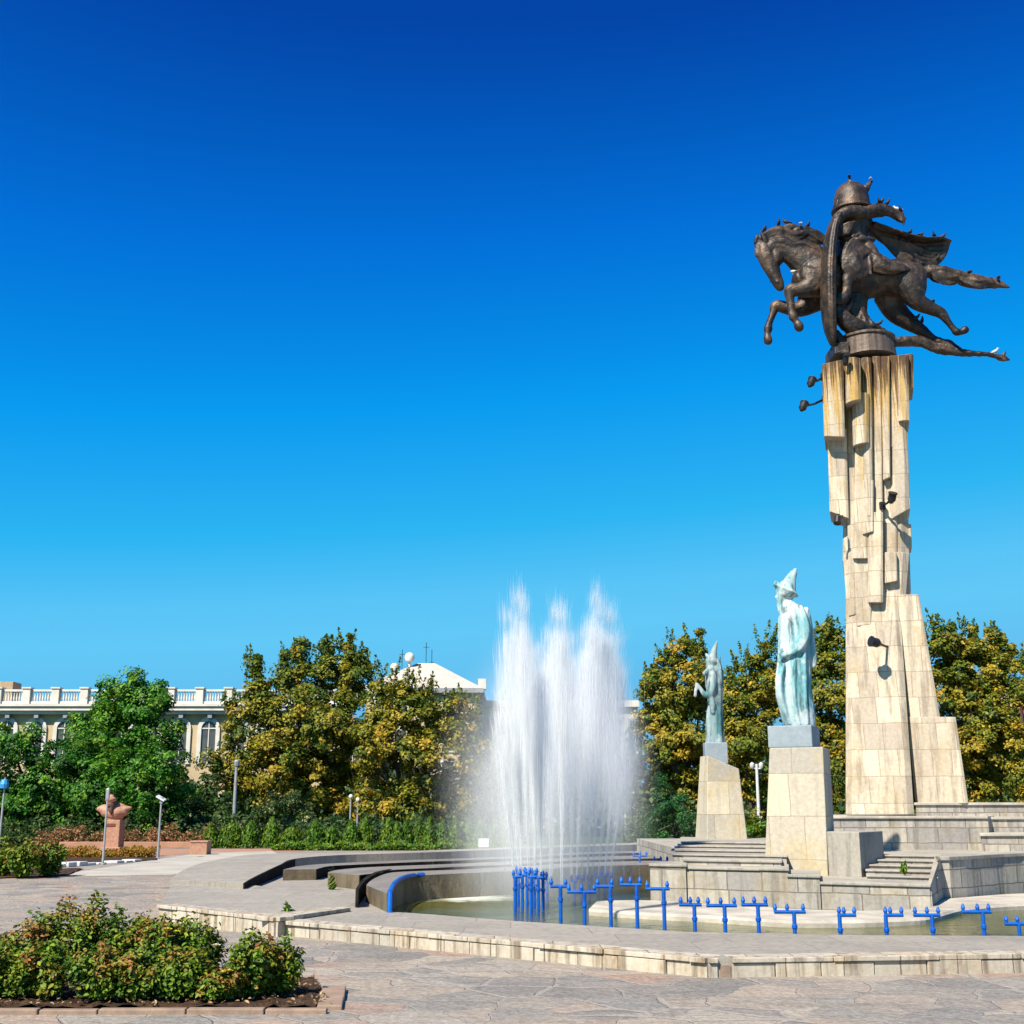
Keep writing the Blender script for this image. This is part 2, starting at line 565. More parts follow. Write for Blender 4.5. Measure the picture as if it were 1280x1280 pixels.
def paving():
    t = NT('flagstones')
    p = pos(t)
    w = t.n('TexNoise', i_Vector=p, i_Scale=1.1, i_Detail=3).outputs[1]
    wv = t.n('VectorMath', operation='SCALE', i_0=t.n('VectorMath', operation='SUBTRACT', i_0=w, i_1=(.5, .5, .5)).outputs[0], i_Scale=.38).outputs[0]
    q = t.n('VectorMath', operation='ADD', i_0=p, i_1=wv).outputs[0]
    q = t.n('VectorMath', operation='MULTIPLY', i_0=q, i_1=(1, 1, 0)).outputs[0]
    e = t.n('TexVoronoi', feature='DISTANCE_TO_EDGE', i_Vector=q, i_Scale=1.55)
    c = t.n('TexVoronoi', feature='F1', i_Vector=q, i_Scale=1.55)
    gap = t.noise(p, .5, 3)
    wide = t.math('MULTIPLY_ADD', t.ramp(gap, .45, .7), .06, .015)
    mort = t.math('SUBTRACT', 1.0, t.ramp(t.math('DIVIDE', e.outputs[0], wide), .6, 1.15))
    sc = t.n('SeparateColor', i_0=c.outputs['Color']).outputs
    st = t.n('ValToRGB', i_0=sc[0])
    el = st.color_ramp.elements
    el[0].color = (.20, .188, .172, 1)
    el[1].color = (.36, .245, .185, 1)
    for ps, cc in ((.25, (.27, .245, .222)), (.45, (.37, .305, .245)), (.62, (.24, .23, .215)), (.8, (.41, .355, .29))):
        k = el.new(ps)
        k.color = (*cc, 1)
    v = t.mix(.5, st.outputs[0], t.n('ValToRGB', i_0=t.noise(p, 5, 6, .65)).outputs[0], 'SOFT_LIGHT')
    big = t.ramp(t.noise(p, .16, 4, .6), .35, .65)
    v = t.mix(t.math('MULTIPLY', big, .4), v, (.35, .315, .27))
    fine = t.noise(p, 40, 3, .6)
    v = t.mix(.35, v, t.n('ValToRGB', i_0=fine).outputs[0], 'SOFT_LIGHT')
    sand = t.mix(t.noise(p, 3, 4), (.44, .39, .33), (.33, .29, .25))
    n7 = t.ramp(t.noise(t.scaled(p, (.7, 1.6, 1)), 2.2, 6, .7), .45, .7)
    v = t.mix(t.math('MULTIPLY', n7, .4), v, (.13, .12, .11))
    n8 = t.ramp(t.noise(p, .9, 5, .7), .5, .7)
    v = t.mix(t.math('MULTIPLY', n8, .45), v, (.40, .32, .25))
    col = t.mix(t.math('MULTIPLY', mort, .6), v, sand)
    gr = t.noise(t.scaled(p, (1, 1, 1)), 17, 5, .75)
    col = t.mix(.38, col, t.n('ValToRGB', i_0=t.ramp(gr, .3, .7)).outputs[0], 'SOFT_LIGHT')
    col = t.n('VectorMath', operation='SCALE', i_0=col, i_Scale=.74).outputs[0]
    h = t.math('ADD', t.math('MULTIPLY', mort, -.4), t.math('ADD', t.math('MULTIPLY', t.noise(p, 7, 6), 1.1), t.math('MULTIPLY', sc[1], .8)))
    t.bsdf(col, .8, 0, t.bump(h, .8, .04), .2)
    return t.m
M_pave = paving()

def water():
    t = NT('basin_water')
    p = pos(t)
    n1 = t.ramp(t.noise(p, .45, 4), .35, .65)
    col = t.mix(n1, (.10, .092, .012), (.055, .066, .008))
    # foam under the falling spray
    fx = Q(600, 1118, 24.5)
    d = t.n('VectorMath', operation='DISTANCE', i_0=t.n('VectorMath', operation='MULTIPLY', i_0=p, i_1=(.62, .55, 0)).outputs[0], i_1=(FOAM[0] * .62, FOAM[1] * .55, 0)).outputs['Value']
    fo = t.math('ADD', t.math('SUBTRACT', 1.0, t.math('DIVIDE', d, 1.0)), t.math('MULTIPLY_ADD', t.noise(t.scaled(p, (1.2, 2.0, 1)), 2.2, 6, .65), 1.3, -.75))
    foam = t.ramp(fo, .12, .75)
    col = t.mix(t.math('MULTIPLY', foam, .75), col, (.62, .66, .6))
    b = t.bump(t.math('ADD', t.noise(t.scaled(p, (1, 1.6, 1)), 2.4, 4, .6), t.math('MULTIPLY', t.noise(p, 9, 3), .3)), .35, .05)
    s = t.bsdf(col, .14, 0, b, .32)
    t.link(t.math('MULTIPLY_ADD', foam, .7, .12), s.inputs['Roughness'])
    s.inputs['IOR'].default_value = 1.33
    return t.m
FOAM = P(585, 1122, .05)
M_water = water()

def waterwhite():
    t = NT('white_water')
    d = t.n('BsdfDiffuse', i_Color=(.95, .97, .99))
    tr = t.n('BsdfTranslucent', i_Color=(.93, .95, .97))
    gl = t.n('MixShader', i_0=.5, i_1=d.outputs[0], i_2=tr.outputs[0])
    tp = t.n('BsdfTransparent')
    mx = t.n('MixShader', i_0=.17, i_1=tp.outputs[0], i_2=gl.outputs[0])
    t.link(mx.outputs[0], t.out.inputs[0])
    return t.m
M_spray = waterwhite()

# ================================================================ ground
def sheet(name, pts, z, mat):
    mb = MB()
    mb.add([(p[0], p[1], z) for p in pts], [tuple(range(len(pts)))])
    me_o = build(name, mb, mat)
    if me_o.data.polygons[0].normal.z < 0:
        me_o.data.flip_normals()
    me_o['kind'] = 'structure'
    return me_o
G = lambda a, z=0.0: [(P(x, y, z).x, P(x, y, z).y) for x, y in a]
sheet('ground', [(-1500, -60), (1500, -60), (1500, 2500), (-1500, 2500)], -.012, M_grass)
sheet('plaza_paving', [(-60, -20), (60, -20), (60, 58), (-60, 58)], 0, M_pave)
sheet('pale_path', G([(60, 1096), (185, 1076), (250, 1066.5), (340, 1064), (352, 1069), (300, 1081), (215, 1094)]), .006, M_cement)
sheet('red_forecourt', G([(20, 1070), (60, 1062), (380, 1060.8), (372, 1064.5), (240, 1066), (180, 1073), (60, 1080)]), .004, M_redpave)
# ================================================================ fountain basin: front rim, curved weirs, water
basin = thing('fountain_basin', 'wide stone fountain basin with cream faced rim and dark curved weirs on the paved square', 'fountain basin', P(700, 1190, 0))
ZB, ZR = .245, .19
A, B, C, D = P(200, 1131, ZB), P(345, 1147.5, ZB), P(885, 1198, ZR), P(1700, 1186, ZR)
B2 = P(343, 1150, ZR)
inner = [P(x, y, ZR) for x, y in [(1700, 1166), (1280, 1170), (1080, 1169), (860, 1165), (640, 1151), (540, 1143), (487, 1139.5)]]
rim_poly = [B2, C, D] + inner + [P(x, y, ZR) for x, y in [(462, 1112), (420, 1092), (372, 1083), (300, 1085), (240, 1100), (215, 1122), (235, 1137)]]
build('rim', MB().prism([(p.x, p.y) for p in rim_poly], -.3, ZR), M_rimt, basin)
blk = [A, B, P(437, 1134.5, ZB), P(395, 1118, ZB), P(330, 1108, ZB), P(262, 1100, ZB), P(214, 1106, ZB)]
build('raised_rim_block', MB().prism([(p.x, p.y) for p in blk], .0, ZB), M_rimt, basin)

def facing(p0, p1, z, w=.52, missing=(), flip=1):
    """slabs set side by side along an edge, each a little differently, with a coping course on top"""
    d = (p1 - p0); d.z = 0
    L = d.length; d.normalize()
    nrm = Vector((d.y, -d.x, 0)) * flip
    mb, cp = [MB()], MB()
    s, i = 0.0, 0
    while s < L - .05:
        ww = min(w * random.uniform(.75, 1.3), L - s)
        o = nrm * random.uniform(.018, .04)
        if i not in missing:
            a, b = p0 + d * (s + .005), p0 + d * (s + ww - .006)
            zt = z - .05 + random.uniform(-.006, .002)
            mb[-1].prism([(a.x, a.y), (a.x + o.x, a.y + o.y), (b.x + o.x, b.y + o.y), (b.x, b.y)], -.02, zt)
        else:
            mb.append(MB())
        s += ww; i += 1
    s = 0
    while s < L - .05:
        ww = min(random.uniform(.6, 1.2), L - s)
        o = nrm * random.uniform(.04, .062); q = -nrm * .3
        a, b = p0 + d * (s + .003), p0 + d * (s + ww - .004)
        if not any(abs(s + ww / 2 - m * w) < .3 for m in missing):
            cp.prism([(a.x + q.x, a.y + q.y), (a.x + o.x, a.y + o.y), (b.x + o.x, b.y + o.y), (b.x + q.x, b.y + q.y)], z - .046, z + .006 + random.uniform(-.002, .004))
        s += ww
    return mb, cp
cd_ = (D - C).normalized()
for (a, b, z, miss) in ((A, B, ZB, ()), (B2, C, ZR, ()), (C, C + cd_ * .10, ZR, ()), (C + cd_ * .25, D, ZR, ()), (B, P(437, 1134.5, ZB), ZB, ())):
    a = Vector((a.x, a.y, 0)); b = Vector((b.x, b.y, 0))
    f1, f2 = facing(a, b, z, w=.52 if (b - a).length > .6 else .3, missing=miss)
    for f in f1:
        if f.v:
            build('facing', f, M_rimf, basin, bevel=.006)
    build('coping', f2, M_rimf if z == ZR else M_rimf, basin, bevel=.008)

build('broken_slab', MB().prism([((C + cd_ * s_).x + o_ * cd_.y, (C + cd_ * s_).y - o_ * cd_.x) for s_, o_ in ((.125, 0), (.125, .012), (.235, .012), (.235, 0))], 0, ZR - .07), M_brick, basin)

def strip(name, inn, out, zbot, mat, liner=True):
    """a low curved wall: stations of (px, py, z) along its inner and outer top edge"""
    ci = crom([tuple(P(*q)) for q in inn], 6)
    co = crom([tuple(P(*q)) for q in out], 6)
    n = min(len(ci), len(co))
    mb = MB()
    rings = []
    for i in range(n):
        a, b = ci[i], co[i]
        rings.append([(a[0], a[1], zbot), (a[0], a[1], a[2]), (b[0], b[1], b[2]), (b[0], b[1], zbot)])
    mb.loft(rings)
    o = build(name, mb, mat, basin)
    # dark lining: the inner face's shade painted in along with its wet stain
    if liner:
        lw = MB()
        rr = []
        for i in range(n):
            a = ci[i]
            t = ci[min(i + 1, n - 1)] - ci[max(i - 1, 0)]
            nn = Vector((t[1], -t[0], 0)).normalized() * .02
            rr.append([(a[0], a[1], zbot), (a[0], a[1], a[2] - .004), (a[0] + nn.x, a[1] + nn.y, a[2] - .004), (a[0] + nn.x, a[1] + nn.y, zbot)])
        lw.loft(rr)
        build('wet_shade_lining', lw, M_wet_shade, o)
    return ci
FR_ = [(420, 1069), (500, 1066.5), (560, 1064.5), (635, 1061.5), (790, 1056), (870, 1054), (1300, 1052)]
strip('weir', [(304, 1104, .35), (314, 1098, .37), (332, 1089, .41), (350, 1080.7, .44), (368, 1073.5, .46)] + [(x, y, .46) for x, y in FR_],
      [(213, 1101, .3), (222, 1092, .34), (243, 1081.5, .41), (280, 1073, .46), (325, 1067.5, .46)] + [(x, y - 2.5, .46) for x, y in FR_], 0.0, M_tier if False else M_rimt, False)
# right-facing left end of the outer weir: wet stain and painted shade together
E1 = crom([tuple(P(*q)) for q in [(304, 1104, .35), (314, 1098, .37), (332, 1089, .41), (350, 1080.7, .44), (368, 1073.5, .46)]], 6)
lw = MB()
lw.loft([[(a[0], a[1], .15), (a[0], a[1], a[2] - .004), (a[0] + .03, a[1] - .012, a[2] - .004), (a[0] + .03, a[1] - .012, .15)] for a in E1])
build('wet_shade_lining', lw, M_wet_shade, basin)
strip('weir', [(395, 1086.5, .42), (400, 1085, .42), (413, 1082.5, .42), (450, 1080.5, .42), (520, 1077.5, .42), (640, 1073, .42), (800, 1066, .42), (1300, 1060, .42)],
      [(354, 1087, .42), (362, 1085, .42), (378, 1082, .42), (420, 1079, .42), (500, 1075.5, .42), (640, 1070.5, .42), (800, 1063.5, .42), (1300, 1058, .42)], .1, M_algae)
strip('weir', [(449, 1094, .46), (455, 1093, .46), (464, 1092, .47), (476, 1090.5, .48), (490, 1087.5, .48), (560, 1084, .48), (640, 1080.5, .48), (810, 1073, .48), (1300, 1066, .48)],
      [(410, 1090.5, .46), (414, 1089, .46), (423, 1087.2, .47), (440, 1085.5, .48), (470, 1083.5, .48), (560, 1080, .48), (640, 1076.5, .48), (810, 1069, .48), (1300, 1063, .48)], .1, M_algae)
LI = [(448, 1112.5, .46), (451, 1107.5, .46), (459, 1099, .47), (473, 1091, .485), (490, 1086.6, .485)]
strip('lip_wall', LI, [(444.5, 1112, .46), (447.5, 1106.5, .46), (455, 1097.6, .47), (469, 1090, .485), (487, 1086, .485)], .1, M_wet_shade, False)  # lip wall in the same colour, stain and painted shade
e4 = strip('weir', [(484, 1117, .46), (486, 1111, .47), (491, 1104, .48), (502, 1097.5, .5), (520, 1094.5, .5), (570, 1092, .5), (640, 1089, .5), (810, 1081, .5), (1300, 1073, .5)],
      [(458, 1106.5, .46), (462, 1102, .47), (470, 1097, .48), (485, 1091.5, .5), (505, 1089.5, .5), (570, 1087, .5), (640, 1083.5, .5), (810, 1076, .5), (1300, 1069, .5)], -.2, M_algae, False)
bp = MB()
e0 = Vector(e4[0])
bp.tube([Vector((e0.x + .05, e0.y - .06, .12)), Vector((e0.x + .05, e0.y - .06, .35))] + [Vector(a) + Vector((.05, -.03, .015)) for a in e4[:26]], .04, 8)
build('edge_pipe', bp, M_blue, basin, smooth=True)

wpoly = [(p.x, p.y - .1) for p in inner] + [(P(*q).x - .1, P(*q).y + .4) for q in [(482, 1120, .4), (500, 1098, .5), (570, 1091, .5), (640, 1087, .5), (810, 1078, .5), (1300, 1070, .5), (1700, 1070, .5)]]
sheet('basin_water', wpoly, .05, M_water)

# ================================================================ stepped platform (island in the basin)
plat = thing('stepped_platform', 'low stepped stone platform rising from the basin water under the monument', 'platform', (6.0, 22.0, 0))
a0, a1 = P(813, 1125, .1), P(1162, 1137, .1)
ud = (a0 - a1).normalized()                       # leftwards along the front
bk = Vector((-ud.y, ud.x, 0))
if bk.y < 0: bk = -bk
def fr(px, back=0.0):
    k = (px - 640) / 1612.0
    o = a1 + bk * back
    s = (k * o.y - o.x) / (ud.x - k * ud.y)
    q = o + ud * s
    return (q.x, q.y)
def tier(name, x0, x1, b0, b1, z, mat=M_tier, zb=-.1, cop=.05):
    q = [fr(x0, b0), fr(x1, b0), fr(x1, b1), fr(x0, b1)]
    o = build(name, MB().prism(q, zb, z - cop), mat, plat)
    c = [fr(x0 - 1.5, b0 - .035), fr(x1 + 1.5, b0 - .035), fr(x1 + 1.5, b1), fr(x0 - 1.5, b1)]
    build('coping', MB().prism(c, z - cop, z), M_gray, o, bevel=.012)
    return o
tier('block', 813, 858, 0, 1.2, .74)
tier('block', 858, 951, .05, 1.4, .70)
tier('block', 951, 986, -.02, 1.6, .71)
tier('block', 986, 1025, -.05, 1.7, .61)
tier('landing', 1025, 1162, 0, 4.2, .50)
tier('block', 856, 978, .75, 3.2, .81, zb=.3)
for i in range(5):
    tier('step', 1085 - i * .5, 1172 + i * 1.2, 1.05 + i * .55, 4.2, .57 + i * .07, M_tier, .3, .03)
for i in range(4):
    tier('step', 842 + i * 4, 985, 1.6 + i * 1.1, 9.5, .86 + i * .05, M_tier, .3, .03)
# right hand wall of the upper level, curving back
rw = [P(x, y, .1) for x, y in [(1178, 1126), (1190, 1126), (1210, 1124.3), (1232, 1121.8), (1256, 1119), (1280, 1117), (1340, 1114), (1420, 1112), (1560, 1112)]]
q = [(p.x, p.y) for p in rw] + [(24, 42), (3.9, 40), fr(845, 6.5), fr(1000, 4.0), fr(1175, 3.6)]
build('upper_level', MB().prism(q, -.1, .82), M_tier, plat)
ctr = sum((Vector((p[0], p[1], 0)) for p in q), Vector()) / len(q)
o_ = build('coping', MB().loft([[(p.x, p.y - .04, z) for p in rw] + [(p.x + .1, p.y + .5, z) for p in reversed(rw)] for z in (.8, .87)]), M_gray, plat, bevel=.01)
# raking side of the steps
l0, l1 = fr(1162, .02), fr(1175, 3.4)
build('raking_wall', MB().prism([fr(1160, .03), fr(1164, .03), (rw[0].x + .02, rw[0].y), fr(1181, 3.6), fr(1172, 3.6)], -.1, [.5, .5, .86, .86, .86]), M_tier, plat)
# upper tiers under the pillar
def wtier(x0, x1, Y0, Y1, z0, z1, name='tier', yl=0.0):
    m = lambda px, Y: ((px - 640) / 1592.0 * Y, Y)
    q = [m(x0, Y0 + yl), m(x1, Y0), m(x1 + 60, Y1), m(x0, Y1)]
    o = build(name, MB().prism(q, z0, z1 - .06), M_tier, plat)
    c = [m(x0 - 2, Y0 + yl - .05), m(x1, Y0 - .05), m(x1 + 60, Y1), m(x0 - 2, Y1)]
    build('coping', MB().prism(c, z1 - .06, z1), M_lip, o, bevel=.01)
    return o
wtier(1041, 1235, 28.7, 37, .8, 1.56, yl=.3)
wtier(1235, 1560, 29.1, 37, .8, 1.54)
wtier(1146, 1560, 29.55, 36.5, 1.5, 1.86)
wtier(1225, 1560, 27.7, 29.1, .8, 1.2, 'step')
# grey cube beside the steps
cf = [fr(1037, 1.3), fr(1077, 1.15), fr(1107, 2.3), fr(1066, 2.5)]
cb = [fr(1037, 1.9), fr(1078, 1.7), fr(1108, 3.3), fr(1068, 3.5)]
build('cube_block', MB().prism(cb, .45, 1.3), M_gray, plat, bevel=.015)
# pale lip round the island at the waterline
lip_o = [(736, 1138), (800, 1142), (880, 1146), (950, 1150.5), (1000, 1152.5), (1080, 1152), (1150, 1149), (1172, 1145), (1186, 1141), (1210, 1136), (1280, 1131), (1420, 1127)]
lip_i = [(747, 1129), (815, 1129), (880, 1133), (950, 1137), (1000, 1140), (1080, 1142), (1150, 1139.5), (1166, 1136), (1180, 1128), (1206, 1125), (1280, 1120), (1420, 1116)]
co_, ci_ = crom([tuple(P(x, y, .13)) for x, y in lip_o], 5), crom([tuple(P(x, y - 2, .13)) for x, y in lip_i], 5)
lp = MB().loft([[(a[0], a[1], -.1), (a[0], a[1], .11), (a[0] * .98 + b[0] * .02, a[1] * .96 + b[1] * .04, .145), (b[0], b[1], .15), (b[0], b[1], -.1)] for a, b in zip(co_, ci_)])
build('island_lip', lp, M_lip, plat)

# ================================================================ pedestals of the two standing figures
def loft4(mb, bot, top, mid=()):
    return mb.loft([bot] + list(mid) + [top])
ped = thing('stone_pedestal', 'tall tapering cream stone pedestal under the larger robed statue, at the front of the platform', 'pedestal', (5.4, 24.6, .5), 'statue pedestals')
zt = Q(1000, 934, 24.3).z
pb = [(4.80, 24.5, .45), (5.90, 24.0, .45), (6.40, 25.35, .45), (5.3, 25.9, .45)]
pt = [(5.03, 24.55, zt), (5.97, 24.12, zt), (6.34, 25.1, zt), (5.4, 25.6, zt)]
build('shaft', loft4(MB(), pb, pt), M_ped, ped, bevel=.02)
zs = Q(1000, 907, 24.5).z
sb = [(5.02, 24.62, zt), (5.80, 24.25, zt), (6.16, 25.1, zt), (5.4, 25.5, zt)]
stp = [(x, y, zs) for x, y, _ in sb]
build('top_slab', loft4(MB(), sb, stp), M_slabblue, ped, bevel=.02)

ped2 = thing('stone_pedestal', 'smaller looking tapered stone pedestal with dark stained top, at the back near the spray', 'pedestal', (5.0, 31.0, .9), 'statue pedestals')
Y2 = 31.0
zt2 = Q(900, 944, Y2).z
def m2(px, Y, py): return (px - 640) / ray(px, py)[1] * Y
pb = [(m2(869, 31.9, 1050), 32.0, .85), (m2(884, Y2, 1050), Y2, .85), (m2(935, Y2 + .1, 1050), Y2 + .1, .85), (m2(930, 32.2, 1050), 32.3, .85)]
pt = [(m2(875, 31.7, 944), 31.7, zt2), (m2(884, 31.15, 944), 31.15, zt2), (m2(923, 31.25, 944), 31.25, zt2 - .32), (m2(919, 32, 944), 32.0, zt2 - .3)]
build('shaft', loft4(MB(), pb, pt), M_ped, ped2, bevel=.02)
zs2 = Q(900, 928, Y2 + .3).z
sb = [(m2(879, 31.8, 944), 31.8, zt2 - .2), (m2(882, 31.2, 944), 31.2, zt2 - .2), (m2(910, 31.3, 944), 31.3, zt2 - .2), (m2(908, 32, 944), 31.9, zt2 - .2)]
build('top_slab', loft4(MB(), sb, [(x, y, zs2) for x, y, _ in sb]), M_slabblue, ped2, bevel=.02)

# ================================================================ the pillar
pil = thing('monument_pillar', 'tall cream pillar of bundled stone shafts carrying the bronze rider', 'pillar', (8.6, 30.6, 1.56))
def shaft(xl, xr, yt, x2l, x2r, ybl, ybr, Yf, dep=1.0, Yb=None, ch=.25, seg=1, ytr=None, name='stone_shaft', mat=None):
    Yb = Yf if Yb is None else Yb
    ytr = yt if ytr is None else ytr
    def ring(a, b, Y):
        w = (b.x - a.x)
        c = w * ch
        if seg == 1:
            pr = [(0, c * .8), (c, 0), (w - c, 0), (w, c * .8)]
        else:
            pr = [(w / 2 - w / 2 * math.cos(q), w * .42 * (1 - math.sin(q))) for q in [math.pi * k / seg for k in range(seg + 1)]]
        out = [(a.x, .28 * dep, Y + dep, 0.0, a.z)]
        for x, y in pr:
            out.append((a.x + x, .28 * y, Y + y - .28 * x, x, a.z + (b.z - a.z) * x / w))
        out.append((b.x, .28 * dep, Y + dep - .28 * w, w, b.z))
        fx = []
        for x_, sh_, y_, xl_, z_ in out:                      # keep the outline where the turned plan moves it nearer or farther
            k_ = (Y - .28 * xl_) / Y
            fx.append((x_ * k_ + sh_, y_, EYE + (z_ - EYE) * k_))
        return fx
    r0 = ring(Q(x2l, ybl, Yb), Q(x2r, ybr, Yb), Yb)
    r1 = ring(Q(xl, yt, Yf), Q(xr, ytr, Yf), Yf)
    return build(name, MB().loft([r0, r1]), mat or M_pil, pil, bevel=.015)
# core and flared foot
shaft(1058, 1132, 447, 1053, 1137, 700, 700, 30.5, 2.0, ch=.12, name='core')
shaft(1053, 1137, 690, 1066, 1124, 850, 850, 30.45, 2.0, 30.35, ch=.1, name='core')
shaft(1057, 1124, 740, 1057, 1143, 1018, 1018, 30.4, 2.2, 29.75, ch=.1, name='foot')
shaft(1069, 1122, 765, 1074, 1104, 1017.5, 1017.5, 30.25, 1.2, 29.68, ch=.14, name='foot')
shaft(1121, 1149, 743, 1135, 1177, 905, 905, 30.05, 1.8, 29.95, ch=.1, name='buttress')
shaft(1134, 1195, 896, 1144, 1211, 1004.5, 1004.5, 29.9, 1.8, 29.78, ch=.06, name='buttress')
# hanging shafts, each cut off at its own height
shaft(1027, 1054, 455, 1030, 1056, 545, 546, 29.85, 1.3, ytr=449, ch=.12)
shaft(1034, 1058, 535, 1037, 1061, 639, 648, 30.25, 1.2, ch=.12)
shaft(1056, 1076, 446, 1057, 1077, 503, 498, 29.6, 1.0, seg=7)
shaft(1064, 1087, 490, 1066, 1087, 556, 552, 29.85, .9, seg=7)
shaft(1057, 1069, 500, 1061, 1070, 770, 768, 30.28, 1.0, ch=.2)
shaft(1076, 1090, 446, 1080, 1092, 645, 645, 29.95, 1.0, seg=5)
shaft(1090, 1101, 445, 1092, 1104, 660, 660, 30.08, 1.0, ch=.12)
shaft(1101, 1112, 445, 1104, 1113, 600, 596, 29.95, 1.0, ch=.15)
shaft(1111, 1123, 444, 1113, 1123, 560, 556, 30.03, 1.0, ch=.12)
shaft(1048, 1064, 452, 1050, 1066, 640, 640, 30.38, 1.5, ch=.1)
shaft(1078, 1092, 600, 1078, 1092, 668, 664, 29.98, .8, ch=.12)
shaft(1106, 1121, 690, 1106, 1122, 729, 726, 29.98, .8, ch=.1)
shaft(1122, 1136, 443, 1123, 1137, 526, 525, 29.8, 1.1, ch=.3)
shaft(1132, 1142, 442, 1132, 1142, 485, 485, 29.95, 1.0, ch=.3)
shaft(1113, 1134, 520, 1113, 1138, 649, 635, 30.0, 1.1, ch=.25)
shaft(1069, 1084, 550, 1066, 1085, 698, 698, 30.1, 1.0, ch=.15)
shaft(1084, 1104, 640, 1085, 1104, 753, 753, 30.0, 1.0, ch=.15)
shaft(1067, 1087, 690, 1070, 1090, 783, 780, 30.2, .8, ch=.1)
shaft(1090, 1104, 745, 1090, 1105, 778, 775, 30.17, .8, ch=.1)
shaft(1103, 1122, 600, 1104, 1122, 753, 752, 30.15, .9, ch=.15)
shaft(1121, 1136, 655, 1121, 1139, 752, 748, 30.35, .9, ch=.15)
shaft(1133, 1139, 655, 1134, 1140, 686, 684, 30.2, .7, ch=.2)
# ================================================================ bronze rider on the pillar
YS = 30.85
us = M(340, YS) / 3.556
def K(cx, cy, dy=0.0, rv=10, rl=10):
    q = Q(920 + cx / 3.556, 200 + cy / 3.556, YS)
    return (q.x, YS + dy * us, q.z, rv * us, rl * us)
eq = thing('equestrian_statue', 'dark bronze helmeted rider on a leaping horse over a dragon, topping the pillar', 'statue', Q(1085, 447, YS))
def chain(mb, rows, fold=None, seg=14):
    limb(mb, [K(*r) for r in rows], seg, 5, fold)
hb = MB()
chain(hb, [(296, 535, 0, 52, 58), (330, 525, 0, 90, 76), (390, 520, 0, 102, 84), (470, 528, 0, 100, 86), (560, 533, 0, 93, 86), (640, 528, 0, 80, 80), (715, 532, 0, 94, 90), (770, 545, 0, 72, 80), (800, 560, 0, 40, 50)])
chain(hb, [(350, 480, 0, 92, 60), (300, 440, 0, 78, 50), (245, 405, 0, 64, 42), (190, 385, 0, 52, 36), (150, 392, 0, 42, 32)])
chain(hb, [(122, 388, 0, 32, 28), (135, 420, 0, 44, 33), (152, 465, 0, 40, 31), (172, 512, 0, 30, 26), (188, 548, 0, 26, 23), (196, 566, 0, 20, 19)])
chain(hb, [(172, 400, 0, 30, 30), (178, 435, 0, 38, 34), (172, 462, 0, 26, 28)])
for s in (-1, 1):
    chain(hb, [(128, 372, 20 * s, 12, 9), (118, 350, 24 * s, 10, 7), (104, 325, 25 * s, 4, 3)])
    chain(hb, [(138, 425, 30 * s, 8, 5), (143, 432, 31 * s, 8, 5)])                     # eye ridge
    chain(hb, [(178, 548, 20 * s, 7, 5), (183, 552, 21 * s, 7, 5)])                     # nostril
# near and far forelegs
chain(hb, [(345, 540, -45, 80, 45), (315, 585, -52, 52, 36), (270, 598, -52, 34, 27), (228, 600, -50, 27, 24), (230, 640, -50, 19, 18), (236, 690, -50, 16, 16), (244, 716, -50, 21, 18), (256, 736, -50, 15, 14), (264, 750, -50, 20, 19), (270, 764, -50, 21, 20)])
chain(hb, [(350, 600, 45, 70, 45), (300, 640, 50, 40, 32), (245, 640, 50, 30, 26), (188, 628, 50, 25, 22), (175, 662, 50, 17, 17), (158, 706, 50, 15, 15), (153, 732, 50, 20, 17), (150, 752, 50, 14, 14), (151, 772, 50, 19, 18), (153, 786, 50, 20, 19)])
# near and far hind legs
chain(hb, [(755, 525, -42, 80, 56), (768, 590, -48, 66, 48), (788, 645, -50, 44, 36), (845, 678, -50, 31, 26), (893, 700, -50, 25, 22), (922, 735, -50, 16, 15), (948, 768, -50, 14, 14), (962, 782, -50, 18, 17), (980, 784, -50, 14, 14), (1000, 774, -50, 18, 18)])
chain(hb, [(700, 590, 42, 78, 52), (728, 655, 48, 56, 42), (790, 705, 50, 38, 32), (845, 742, 50, 27, 23), (890, 775, 50, 19, 18), (935, 792, 50, 17, 16), (962, 798, 50, 20, 18), (985, 812, 50, 16, 15), (1006, 828, 50, 19, 18)])
# mane blown back in locks, forelock, tail
for r in ([(118, 352, 0, 20, 20), (160, 328, -5, 24, 18), (210, 322, -6, 26, 17), (262, 338, -4, 24, 16), (310, 322, 0, 26, 15), (352, 345, 0, 22, 14), (398, 372, 0, 10, 8)],
          [(140, 345, 6, 18, 15), (190, 345, 10, 22, 15), (240, 362, 10, 22, 15), (290, 355, 8, 20, 14), (330, 378, 8, 20, 13), (385, 395, 8, 12, 9)],
          [(150, 340, -10, 14, 12), (180, 314, -10, 14, 10), (205, 305, -10, 8, 8)],
          [(250, 335, -8, 16, 12), (285, 312, -8, 14, 10), (325, 318, -8, 12, 8), (345, 335, -6, 6, 5)],
          [(200, 320, -12, 13, 9), (232, 300, -12, 13, 8), (262, 300, -12, 9, 6), (290, 312, -12, 4, 4)],
          [(160, 372, -26, 12, 9), (205, 372, -34, 13, 9), (250, 392, -38, 12, 8), (292, 388, -40, 11, 7), (340, 410, -40, 5, 4)],
          [(300, 332, -8, 13, 9), (345, 322, -8, 12, 8), (385, 340, -6, 9, 6), (405, 360, -4, 4, 4)],
          [(120, 345, 0, 18, 16), (98, 372, 0, 13, 14), (92, 405, 0, 11, 11), (90, 428, 0, 5, 6)],
          [(110, 350, -8, 13, 10), (92, 345, -8, 9, 8), (84, 372, -6, 7, 7)]):
    chain(hb, r, seg=20, fold=(.16, 5, 5))
